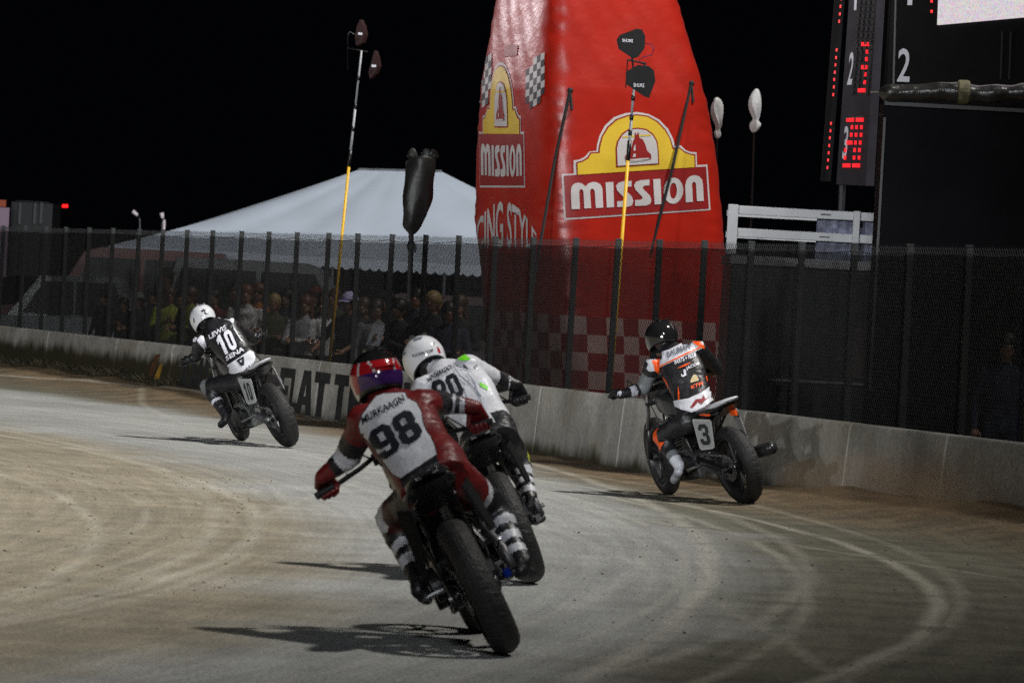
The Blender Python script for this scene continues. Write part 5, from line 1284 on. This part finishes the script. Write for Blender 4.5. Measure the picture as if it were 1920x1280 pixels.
# ------------------------------------------------------------------ number 3, by the wall
def ex3(root, B, SB, M, S):
    mb = MB(); mb.box((.06, -.09, .80), (.02, .10, .05)); B(mb, 'tail_flash', L_ORANGE)
    mb = MB(); mb.box((-.12, .08, .835), (.02, .16, .02)); B(mb, 'tail_flash', L_ORANGE)
b3 = motorcycle('black and orange race motorcycle with a white number 3 plate beside the wall', (1403, 946), rad(25), rad(21.5),
                dict(steer=rad(-12), number='3', plate=mat('plate_grey', (.30, .31, .31), .45), plate_edge=mat('plate_rim', (.4, .41, .4), .4), tail=L_WHITE, extra=ex3, bar_w=.43, swing=ENG_D))
L_WORN = mat('patchy_white_leather', (.45, .46, .52), .45, 0, .35, 20)
rider('rider in black and orange leathers with a plain black helmet beside the wall', b3, dict(
    joints=dict(head=(1240, 631, .60), shL=(1224, 686, .52), shR=(1309, 654, .52), elL=(1206, 728, .62), elR=(1343, 690, .78),
                hipL=(1288, 790, .2), hipR=(1322, 782, .32), knL=(1240, 818, .52), knR=(1345, 815, .76), anL=(1273, 872, .28), anR=(1362, 868, .52), toeL=(1264, 900, .46), toeR=(1356, 885, .68)),
    spine=[(1308, 785, .18, .95, -.25, .15, .155, .12), (1303, 768, .24, .95, -.27, .12, .168, .12), (1296, 736, .32, .95, -.28, .1, .155, .105), (1285, 704, .40, .95, -.30, .1, .178, .115), (1271, 673, .48, .95, -.33, .08, .178, .105), (1260, 660, .54, .95, -.33, .05, .105, .085), (1250, 648, .58, .95, -.3, 0, .062, .062)],
    look=Vector((-.45, .85, -.2)), up=imdir(-.06, -1, .2), hpaint=hp_white, hmats=[H_BLACK, LINER], hscale=1.06,
    glove=dict(L=L_BLACK, R=L_BROWN), bulk=1.1, girth=1.03, grid=(3, 3),
    cloth=dict(torso=L_BLACK, neck=L_BLACK, head=mat('neck_skin', (.16, .08, .05), .6), uarmL=[(.35, L_BLACK), (1.1, L_GREY)], farmL=[(.35, L_BLACK), (1.1, L_WORN)], uarmR=L_BLACK, farmR=[(.3, L_WORN), (.6, L_BLACK), (1.1, L_BROWN)],
               thigh=[(.5, L_BLACK), (.9, L_BLACK), (1.1, L_ORANGE)], shinL=[(.38, L_ORANGE), (.62, L_BLACK), (.8, L_GREY), (1.1, L_WHITE)], shinR=L_BLACK, foot=L_WORN),
    panels=[('poly', 'yoke_panel', [C4([(292, 380), (302, 350), (330, 320), (378, 300), (440, 282), (570, 215), (612, 203), (648, 222), (656, 268), (392, 388), (345, 412), (318, 412)])], L_WHITE),
            ('poly', 'shoulder_bolt', [C4([(366, 310), (390, 303), (388, 388), (386, 436), (352, 408), (345, 375), (335, 352), (366, 344)])], L_ORANGE, .009), ('poly', 'shoulder_bolt', [C4([(553, 222), (590, 232), (612, 214), (658, 262), (655, 276), (625, 262)])], L_ORANGE, .009),
            ('poly', 'piping', [C4([(390, 388), (392, 378), (640, 258), (645, 266)])], L_ORANGE, .010), ('poly', 'side_stripe', [C4([(405, 445), (428, 470), (455, 545), (462, 560), (440, 545), (418, 500)])], L_ORANGE, .006), ('poly', 'side_stripe', [C4([(498, 500), (506, 540), (508, 590), (499, 590)])], L_ORANGE, .006), ('poly', 'side_stripe', [C4([(662, 440), (676, 450), (684, 490), (674, 480)])], L_ORANGE, .006),
            ('poly', 'waist_band', [C4([(470, 596), (560, 582), (640, 545), (700, 498), (718, 545), (712, 590), (650, 640), (580, 664), (520, 650), (480, 630)])], L_WHITE, .006),
            ('poly', 'waist_mark', [C4([(570, 640), (605, 590), (640, 585), (655, 562), (662, 585), (690, 570), (660, 598), (640, 620), (620, 605), (590, 640)])], PRINT_RED, .011),
            ('text', 'BAUMAN', P4(432, 336), P4(572, 276), P4(428, 300), PRINT_GREY), ('text', 'PARTS + PLUS', P4(479, 376), P4(606, 326), P4(475, 350), PRINT_WHITE), ('text', 'JACOB', P4(548, 414), P4(628, 380), P4(544, 392), PRINT_WHITE),
            ('poly', 'J_mark', [C4([(515, 428), (525, 440), (534, 436), (530, 408), (542, 402), (548, 440), (530, 450), (518, 446)])], PRINT_WHITE, .009), ('text', 'KTM', P4(580, 528), P4(648, 500), P4(577, 505), PRINT_ORANGE),
            ('poly', 'dash_mark', [C4([(490, 400), (540, 372), (580, 360), (540, 385)])], PRINT_ORANGE, .009),
            ('poly', 'dome_patch', [C4([(572, 488), (574, 468), (582, 452), (592, 436), (606, 438), (616, 450), (624, 466), (624, 472)])], PRINT_CREAM, .009), ('poly', 'shoulder_mark', [C4([(290, 372), (304, 356), (316, 370), (306, 392), (294, 388)])], PRINT_BLACK, .010)]))

# ------------------------------------------------------------------ number 10, furthest ahead
b10 = motorcycle('black race motorcycle with a white number 10 plate, furthest ahead at the left', (545, 839), rad(22), rad(26),
                 dict(steer=rad(-8), muffler=False, number='10', plate=mat('plate_grey', (0, 0, 0)), plate_edge=mat('plate_rim', (0, 0, 0)), tail=L_WHITE, engine=mat('dusty_engine', (.15, .16, .15), .6, .4, .4, 20)))
rider('rider wearing number 10 in black and white leathers with a white helmet', b10, dict(
    joints=dict(head=(380, 596, .62), shL=(376, 642, .48), shR=(433, 610, .50), elL=(366, 670, .60), elR=(476, 634, .76),
                hipL=(452, 714, .2), hipR=(482, 706, .32), knL=(388, 724, .50), knR=(516, 718, .72), anL=(424, 778, .30), anR=(522, 770, .5), toeL=(414, 796, .48), toeR=(520, 786, .65)),
    spine=[(470, 706, .18, .92, -.36, .12, .155, .12), (464, 692, .24, .92, -.38, .1, .165, .12), (447, 667, .34, .92, -.40, .1, .152, .105), (430, 643, .43, .92, -.42, .1, .172, .115), (412, 622, .50, .92, -.44, .08, .172, .105), (402, 612, .55, .92, -.44, .05, .105, .085), (393, 604, .60, .92, -.4, 0, .062, .062)],
    look=Vector((-.45, .82, -.45)), up=imdir(-.45, -1, .45), hpaint=hp_white, hmats=[H_WHITE, LINER],
    glove=dict(L=L_BLACK, R=L_BLACK), bulk=1.1, girth=1.03, grid=(3, 3),
    cloth=dict(torso=L_BLACK, neck=L_BLACK, head=L_BLACK, uarmL=[(.4, L_BLACK), (1.1, L_BLACK)], farmL=L_BLACK, uarmR=[(.25, L_BLACK), (1.1, L_BLACK)], farmR=[(.2, L_WHITE), (1.1, L_BLACK)],
               thigh=[(.9, L_BLACK), (1.1, L_GREY)], shin=[(.2, L_GREY), (.5, L_BLACK), (.58, L_WHITE), (1.1, L_BLACK)], foot=L_BLACK),
    panels=[('poly', 'waist_band', [C3([(462, 596), (520, 570), (600, 520), (672, 468), (700, 480), (716, 520), (700, 570), (650, 615), (570, 642), (498, 640)])], L_WHITE, .006),
            ('poly', 'side_stripe', [C3([(276, 392), (305, 358), (325, 362), (345, 430), (400, 500), (442, 548), (440, 565), (380, 510), (330, 460)])], L_WHITE, .006), ('poly', 'shoulder_panel', [C3([(432, 228), (470, 214), (540, 205), (555, 240), (548, 270), (520, 245), (480, 236)])], L_WHITE, .006), ('poly', 'shoulder_panel', [C3([(495, 210), (530, 200), (550, 208), (545, 225), (505, 222)])], PRINT_TEAL, .009), ('poly', 'side_stripe', [C3([(548, 275), (560, 300), (600, 370), (622, 400), (612, 402), (580, 355), (552, 310)])], L_WHITE, .006),
            ('text', 'LEWIS', P3(379, 386), P3(502, 312), P3(366, 352), PRINT_WHITE), ('text', '10', P3(478, 512), P3(586, 448), P3(414, 372), PRINT_WHITE, .010, .07), ('text', 'SENA', P3(506, 548), P3(635, 474), P3(494, 515), PRINT_WHITE),
            ('poly', 'triangle_mark', [C3([(574, 546), (630, 514), (634, 580), (612, 588)]), C3([(596, 548), (618, 536), (614, 566)])], PRINT_BLACK, .011), ('text', 'ARAI', P3(640, 628), P3(716, 578), P3(634, 606), PRINT_GREY),
            ('poly', 'elbow_mark', [C3([(240, 388), (262, 368), (280, 376), (268, 402), (246, 408)])], PRINT_WHITE, .007),
            ('poly@h', 'helmet_mark', [C3([(305, 170), (318, 166), (322, 152), (330, 164), (346, 158), (338, 170), (342, 182), (328, 174), (316, 180)])], PRINT_BLACK, .003), ('poly@h', 'helmet_mark', [C3([(330, 184), (342, 182), (348, 192), (366, 190), (350, 198), (334, 194)])], PRINT_BLACK, .003), ('poly@h', 'helmet_mark', [C3([(250, 225), (258, 222), (262, 258), (254, 262)])], PRINT_BLACK, .003), ('poly@h', 'helmet_mark', [C3([(290, 130), (320, 122), (322, 128), (294, 136)])], PRINT_GREY, .003)]))
# ================================================================== spectators behind the fence
SKIN = [mat('skin_light', (.34, .19, .13), .55, 0, .15, 20), mat('skin_tan', (.24, .125, .08), .55, 0, .15, 20)]
def cloth(nm, c, var=.25): return mat('cloth_' + nm, c, .85, 0, var, 14, .3, 30)
HAIR = {'brown': mat('hair_brown', (.06, .032, .016), .5, 0, .4, 40), 'dark': mat('hair_dark', (.014, .011, .009), .5, 0, .4, 40), 'auburn': mat('hair_auburn', (.11, .04, .02), .5, 0, .4, 40), 'blond': mat('hair_blond', (.30, .20, .09), .5, 0, .4, 40)}
def hand_proto():
    mb = MB(); mb.capsule((0, 0, 0), (0, .0, -.05), .026, .034); mb.capsule((-.02, 0, -.06), (.02, 0, -.06), .016, .016)
    for i, (x, l) in enumerate(((-.03, .062), (-.01, .074), (.011, .070), (.031, .052))):
        p = [Vector((x, 0, -.075)), Vector((x * 1.1, .008, -.075 - l * .55)), Vector((x * 1.1, .024, -.075 - l))]
        for a, b in zip(p[:-1], p[1:]): mb.capsule(a, b, .0095, .0085, 7)
    p = [Vector((-.024, .0, -.012)), Vector((-.052, .014, -.045)), Vector((-.050, .028, -.078))]
    for a, b in zip(p[:-1], p[1:]): mb.capsule(a, b, .0125, .010, 7)
    return fuse(mb, .0055, 2)
HANDM = hand_proto()
_hand_by_skin = {}
EYE = mat('eye_dark', (.02, .015, .012), .3); LIP = mat('lips', (.28, .09, .08), .5)
def spectator(label, px, py, back, shirt, legs, skin=0, hair='dark', style='short', cap=None, pose='down', turn=0.0, sleeves='long', fat=1.0, vest=None, glasses=False):
    # foot position from the head's place in the picture
    d = px2d(px) + .5
    for _ in range(12):
        P = pt(px, py, d); off = (P - wall_xy(d)).dot(wall_out(d)); off = (Vector((P.x, P.y, 0)) - wall_xy(d)).dot(wall_out(d)); d += (FOFF + back - off) * 1.0
    P = pt(px, py, d); zg = -.32; H = (P.z + .13 - zg); s = H / 1.73
    face = math.atan2(-wall_out(d).y, -wall_out(d).x) - math.pi / 2 + turn
    face = math.atan2(-1, -.25) - math.pi / 2 + turn
    t = empty('person', (P.x, P.y, zg), label, 'person', 'spectators standing behind the fence')
    T = Matrix.Translation((P.x, P.y, zg)) @ Matrix.Rotation(face, 4, 'Z') @ Matrix.Scale(s, 4)
    V = Vector; mb = MB(); bones = []
    def limb(nm, a, b, ra, rb): mb.capsule(a, b, ra, rb, 12); bones.append((nm, V(a), V(b), (ra + rb) / 2))
    rings = []
    for z, hw, hd, y in ((.88, .165, .12, 0), (.97, .17, .125, 0), (1.10, .15 * fat, .115 * fat, .005), (1.26, .172, .12, .0), (1.38, .185, .105, -.01), (1.45, .12, .075, -.01), (1.49, .058, .055, 0)):
        rings.append([V((hw * math.cos(a), y + hd * math.sin(a), z)) for a in [6.2832 * k / 20 for k in range(20)]])
    mb.loft(rings); bones.append(('torso', V((0, 0, 1.0)), V((0, 0, 1.38)), .15))
    mb.capsule((0, -.005, 1.44), (0, .01, 1.54), .054, .05); mb.ellipsoid((0, .012, 1.615), .074, .092, .108); mb.ellipsoid((0, .055, 1.555), .048, .045, .04)
    mb.ellipsoid((0, .106, 1.603), .013, .020, .022); 
    for sx in (-1, 1): mb.ellipsoid((sx * .076, 0, 1.605), .012, .022, .030)
    bones.append(('head', V((0, 0, 1.53)), V((0, 0, 1.64)), .09))
    el = {'down': (.25, .0, 1.13), 'folded': (.255, .04, 1.14), 'hold': (.24, .10, 1.15), 'lean': (.27, .14, 1.16)}[pose]
    wr = {'down': (.262, .09, .90), 'folded': (-.06, .20, 1.15), 'hold': (.07, .30, 1.24), 'lean': (.22, .36, 1.05)}[pose]
    for sx in (-1, 1):
        S_ = lambda p: V((p[0] * sx, p[1], p[2]))
        limb('uarm', S_((.178, -.01, 1.395)), S_(el), .058, .046); limb('farm', S_(el), S_(wr), .044, .031)
        limb('thigh', S_((.085, 0, .90)), S_((.10, .02, .49)), .088, .062); limb('shin', S_((.10, .02, .49)), S_((.105, -.01, .10)), .060, .043); limb('shoe', S_((.105, -.03, .05)), S_((.115, .14, .045)), .045, .042)
    me = fuse(mb, .013, 3)
    n = len(me.polygons); cen = np.zeros(n * 3); me.polygons.foreach_get('center', cen); cen = cen.reshape(-1, 3)
    best = np.full(n, 1e9); lab = np.zeros(n, int); tt = np.zeros(n)
    for i, (nm, a, b, r) in enumerate(bones):
        dd, tp = seg_dist(cen, np.array(a), np.array(b)); dd = dd - r; u = dd < best; best[u] = dd[u]; lab[u] = i; tt[u] = tp[u]
    mats = [shirt, legs, SKIN[skin], RUBBER, vest or shirt]; out = np.zeros(n, int)
    for i, (nm, *_r) in enumerate(bones):
        sel = lab == i
        if nm == 'head': out[sel] = 2
        elif nm in ('thigh', 'shin'): out[sel] = 1
        elif nm == 'shoe': out[sel] = 3
        elif nm == 'farm' and sleeves == 'short': out[sel] = 2
        elif nm in ('farm', 'uarm') and vest: out[sel] = 4
    out[(lab == 0) & (cen[:, 2] < .98)] = 1
    if vest: out[(lab == 0) & (np.abs(cen[:, 0]) > .085) & (cen[:, 2] >= .98)] = 4
    me.polygons.foreach_set('material_index', out.tolist()); me.transform(T)
    link('body', me, mats, t, True, True)
    if skin not in _hand_by_skin:
        h = HANDM.copy(); h.materials.append(SKIN[skin]); h.polygons.foreach_set('use_smooth', [True] * len(h.polygons)); _hand_by_skin[skin] = h
    for sx in (-1, 1):
        o = bpy.data.objects.new('hand', _hand_by_skin[skin]); COL.objects.link(o); o.parent = t
        e, w = V((el[0] * sx, el[1], el[2])), V((wr[0] * sx, wr[1], wr[2])); q = V((0, 0, -1)).rotation_difference((w - e).normalized()).to_matrix().to_4x4()
        o.matrix_parent_inverse = Matrix.Translation(-t.location); o.matrix_basis = T @ Matrix.Translation(w) @ q @ Matrix.Diagonal((sx, 1, 1, 1))
    m = MB()
    for sx in (-1, 1): m.ellipsoid((sx * .031, .093, 1.622), .012, .008, .007, nu=8, nv=5)
    link('eyes', m.mesh(M=T), EYE, t); m = MB(); m.ellipsoid((0, .096, 1.563), .022, .008, .007, nu=8, nv=5); link('mouth', m.mesh(M=T), LIP, t)
    if glasses:
        m = MB()
        for sx in (-1, 1): m.box((sx * .033, .104, 1.620), (.05, .01, .034))
        m.box((0, .106, 1.626), (.10, .008, .008)); link('sunglasses', m.mesh(M=T), GLASS, t)
    if hair:
        m = MB(); rnd = random.Random(int(px)); m.ellipsoid((0, -.004, 1.652), .097, .110, .106); m.ellipsoid((0, -.05, 1.59), .086, .072, .10)
        if style == 'long':
            for i in range(26):
                a = rnd.uniform(.15, 2.99) + math.pi if rnd.random() < .6 else rnd.choice((rnd.uniform(-.5, .5), math.pi + rnd.uniform(-.5, .5)))
                x, y = .075 * math.cos(a), .07 * math.sin(a) - .01; L = rnd.uniform(.20, .34)
                m.tube([(x, y, 1.64), (x * 1.15, y * 1.1, 1.55), (x * 1.35, y * 1.1 + .01, 1.64 - L * .7), (x * 1.3, y + .03, 1.64 - L)], [.02, .024, .02, .006], 6)
        elif style == 'beard':
            m.ellipsoid((0, .066, 1.548), .055, .05, .045)
        link('hair', evaluated(m.mesh(M=T), [('REMESH', dict(mode='VOXEL', voxel_size=.009)), ('SMOOTH', dict(iterations=2))]), HAIR[hair], t, smooth=True)
    if cap:
        m = MB(); rings = []
        for k in range(7):
            a = rad(90 * k / 6); rings.append([V((.103 * math.cos(a) * math.cos(q), -.004 + .118 * math.cos(a) * math.sin(q), 1.652 + .112 * math.sin(a))) for q in [6.2832 * j / 20 for j in range(20)]])
        m.loft(rings); co = link('cap', m.mesh(M=T), cap, t, smooth=True)
        m = MB(); m.loft([[V((x, .098 + .085 * (1 - (x / .085) ** 2) ** .5 * f, 1.650 - .012 * f + dz)) for x in [-.08 + .016 * i for i in range(11)]] for f, dz in ((0, 0), (1, 0), (1, -.006), (0, -.006))], cap=False, closed=False)
        link('brim', m.mesh(M=T), cap, co, smooth=False)
    return t, T
K_DENIM = cloth('denim', (.03, .04, .07)); K_BLACK = cloth('black', (.014, .014, .015)); K_GREY = cloth('grey', (.16, .16, .17)); K_WHITE = cloth('white', (.55, .55, .57)); K_YEL = cloth('yellow', (.24, .27, .025)); K_OLIVE = cloth('olive', (.06, .06, .03)); K_TAN = cloth('tan', (.28, .20, .12)); K_MAROON = cloth('maroon', (.12, .02, .02)); K_NAVY = cloth('navy', (.02, .025, .05))
K_PRINT = mat('cloth_printed', (.45, .45, .46), .85, 0, .85, 11); K_ORANGE = cloth('rust', (.35, .12, .03)); K_LAV = cloth('lavender', (.50, .45, .72), .15)
spectator('man in dark jacket and pale grey cap behind the fence, left of the yellow shirts', 258, 566, 1.2, K_BLACK, K_BLACK, 1, 'dark', cap=K_GREY, pose='folded', turn=-.3)
spectator('man in dark clothes with a raised arm behind the fence, beside the grey cap', 232, 574, 2.0, K_BLACK, K_DENIM, 1, 'dark', pose='hold')
spectator('person in bright yellow shirt with short dark hair, further from the white helmet', 318, 556, .9, K_YEL, K_GREY, 1, 'brown', pose='hold', turn=.35)
spectator('person in yellow shirt and black vest nearest the white helmet of number 10', 358, 556, .8, K_YEL, K_BLACK, 1, 'brown', pose='folded', turn=-.5, vest=K_BLACK)
spectator('tall man with a broad dark hat standing behind the yellow shirts', 313, 520, 3.2, K_OLIVE, K_BLACK, 0, 'dark', cap=K_OLIVE)
spectator('person in dark red top standing behind the white helmet of number 10', 402, 560, 1.6, K_MAROON, K_BLACK, 0, 'dark', pose='down')
spectator('person in white printed shirt with red spots behind number 10', 462, 553, .9, K_PRINT, K_TAN, 0, 'auburn', pose='folded', turn=.2, sleeves='short')
spectator('woman in sunglasses and a rust top looking over the white printed shirt', 486, 550, 1.4, K_ORANGE, K_DENIM, 0, 'auburn', 'long', pose='down', glasses=True)
spectator('man in olive jacket with fair hair left of the white open jacket', 514, 570, 1.3, K_OLIVE, K_BLACK, 1, 'blond', pose='folded', turn=.2)
spectator('woman with long auburn hair and an open white jacket', 573, 574, .8, cloth('pale', (.32, .34, .36)), K_BLACK, 0, 'auburn', 'long', pose='folded', turn=.12, vest=K_WHITE)
spectator('person in white jacket half hidden by the yellow mast foot', 606, 576, 1.2, K_WHITE, K_NAVY, 0, 'brown', 'long', pose='down')
spectator('man in lavender cap and black top leaning forward right of the yellow mast', 655, 570, .8, K_BLACK, K_NAVY, 1, 'brown', cap=K_LAV, pose='lean', turn=-.35, sleeves='short')
spectator('bearded man in black behind the lavender cap', 682, 578, 1.5, K_BLACK, K_BLACK, 1, 'brown', 'beard', pose='down')
spectator('person in plain grey shirt right of the lavender cap', 705, 582, .9, K_GREY, K_GREY, 1, 'dark', pose='down', turn=.5)
t_, T_ = spectator('person in black holding up a white sheet of paper', 750, 582, .9, K_BLACK, K_BLACK, 1, 'dark', pose='hold', turn=-.5)
h = T_ @ Vector((0, .38, 1.30)); mb = MB(); Rm = T_.to_3x3().normalized() @ Matrix.Rotation(rad(25), 3, 'X')
rows = [[h + Rm @ Vector((x, .012 * math.sin(x * 14), z)) for x in (-.105, -.05, 0, .05, .105)] for z in (-.14, -.05, .05, .14)]
mb.loft(rows, cap=False, closed=False); o = mb.build('paper_sheet', mat('paper', (.62, .66, .75), .7)); tag(o, 'white sheet of paper held up by a spectator in black', 'paper')
spectator('man with fair hair in black coat, left of the red inflatable', 812, 568, 1.2, K_BLACK, K_BLACK, 1, 'blond', pose='folded', turn=-.2)
spectator('broad man in dark navy coat nearest the red inflatable on its left', 842, 588, .9, K_NAVY, K_BLACK, 1, 'dark', pose='folded', turn=.3, fat=1.2)
spectator('man in olive cap and tan shirt standing in the dark at the right', 1762, 664, 1.6, K_OLIVE, K_BLACK, 1, 'dark', cap=K_OLIVE, pose='folded', turn=-.6)
spectator('dark figure with folded arms left of the tan shirt in the dark', 1700, 672, 2.0, K_BLACK, K_BLACK, 1, 'dark', pose='folded', turn=.3)
spectator('person in grey top at the right edge beside a dark bag', 1888, 652, 1.9, K_NAVY, K_DENIM, 1, 'dark', pose='down', turn=.3)
for (lb, px, py, bk, sh, hr, po, cp, st_) in (('man in black at the back left of the woman in sunglasses', 438, 548, 2.6, K_BLACK, 'dark', 'down', None, 'short'), ('woman with dark long hair at the back, right of the olive jacket', 540, 560, 2.3, K_NAVY, 'dark', 'folded', None, 'long'),
    ('man in maroon cap at the back behind the open white jacket', 590, 556, 3.0, K_BLACK, 'dark', 'down', K_MAROON, 'short'), ('person in dark olive at the back behind the yellow mast foot', 628, 560, 2.6, K_OLIVE, 'brown', 'hold', None, 'short'),
    ('man in black cap at the back right of the bearded man', 726, 566, 2.6, K_BLACK, 'dark', 'folded', K_BLACK, 'short'), ('man with dark hair at the back right of the sheet of paper', 782, 560, 2.4, K_NAVY, 'dark', 'down', None, 'short'),
    ('woman with dark long hair between the yellow shirts', 340, 562, 1.8, K_MAROON, 'dark', 'folded', None, 'long'), ('man in a dark hooded top at the back left of the yellow shirts', 288, 556, 2.4, K_NAVY, 'dark', 'folded', K_NAVY, 'short'),
    ('man in black at the far left of the crowd, partly lost in the dark', 196, 560, 2.2, K_BLACK, 'dark', 'down', K_BLACK, 'short'), ('woman with brown long hair at the back beside the navy coat', 862, 574, 2.0, K_BLACK, 'brown', 'folded', None, 'long')):
    spectator(lb, px, py, bk, sh, K_BLACK, px % 2, hr, st_, cap=cp, pose=po, turn=random.uniform(-.5, .5))
# crowd barriers
def crowd_barrier(pxa, pxb, back, lab):
    da, db = px2d(pxa), px2d(pxb); a, b = wall_pt(da, FOFF + back, -.32), wall_pt(db, FOFF + back, -.32)
    t = empty('crowd_barrier', (a + b) / 2, lab, 'barrier', 'steel crowd barriers'); up = Vector((0, 0, 1)); m_ = mat('galvanised_rail', (.26, .27, .28), .45, .6, .2)
    mb = MB(); mb.tube([a + up * .12, a + up * 1.02, a.lerp(b, .03) + up * 1.08, a.lerp(b, .97) + up * 1.08, b + up * 1.02, b + up * .12, a + up * .12], .019, 8); mb.build('rail_frame', m_, t, True)
    n = 17
    for i in range(1, n):
        p = a.lerp(b, i / n); mb = MB(); mb.tube([p + up * .12, p + up * 1.08], .007, 6); mb.build('bar', m_, t)
    for p in (a.lerp(b, .1), a.lerp(b, .9)):
        o_ = wall_out(da); mb = MB(); mb.tube([p - o_ * .25 + up * .02, p + up * .14, p + o_ * .25 + up * .02], .015, 6); mb.build('foot', m_, t)
crowd_barrier(560, 628, .45, 'steel crowd barrier in front of the white jackets')
crowd_barrier(632, 715, .45, 'steel crowd barrier in front of the man in the lavender cap')

# ================================================================== dust thrown up by the wheel beside the wall
mb = MB(); rnd = random.Random(9)
for (x, y, z, rx, ry, rz) in ((3.05, 39.5, .22, .9, .8, .34), (3.5, 38.6, .30, 1.0, .8, .46), (4.3, 37.6, .34, 1.1, .9, .56)):
    mb.ellipsoid((x, y, z), rx, ry, rz, nu=20, nv=12)
me = evaluated(mb.mesh(), [('REMESH', dict(mode='VOXEL', voxel_size=.09)), ('SMOOTH', dict(factor=.5, iterations=4))])
dm = bpy.data.materials.new('dust'); dm.use_nodes = True; nt = dm.node_tree; nt.nodes.remove(nt.nodes['Principled BSDF'])
pv = nt.nodes.new('ShaderNodeVolumePrincipled'); pv.inputs['Color'].default_value = (.42, .30, .19, 1)
geo = nt.nodes.new('ShaderNodeNewGeometry'); nz = nt.nodes.new('ShaderNodeTexNoise'); nz.inputs['Scale'].default_value = 1.5; nz.inputs['Detail'].default_value = 4
nt.links.new(geo.outputs['Position'], nz.inputs['Vector'])
sx = nt.nodes.new('ShaderNodeSeparateXYZ'); nt.links.new(geo.outputs['Position'], sx.inputs[0])
hz = nt.nodes.new('ShaderNodeMapRange'); hz.interpolation_type = 'SMOOTHSTEP'
for i, v in ((1, .0), (2, .70), (3, 1.0), (4, 0.0)): hz.inputs[i].default_value = v
nt.links.new(sx.outputs['Z'], hz.inputs[0])
nr = nt.nodes.new('ShaderNodeMapRange')
for i, v in ((1, .38), (2, .72), (3, .0), (4, 1.5)): nr.inputs[i].default_value = v
nt.links.new(nz.outputs['Fac'], nr.inputs[0])
ml = nt.nodes.new('ShaderNodeMath'); ml.operation = 'MULTIPLY'; nt.links.new(hz.outputs[0], ml.inputs[0]); nt.links.new(nr.outputs[0], ml.inputs[1]); nt.links.new(ml.outputs[0], pv.inputs['Density'])
nt.links.new(pv.outputs[0], nt.nodes['Material Output'].inputs['Volume'])
o = link('dust_cloud', me, dm); tag(o, 'thin brown dust hanging over the dirt by the right wall', kind='stuff')
SC.cycles.volume_step_rate = 2.0; SC.cycles.volume_max_steps = 64
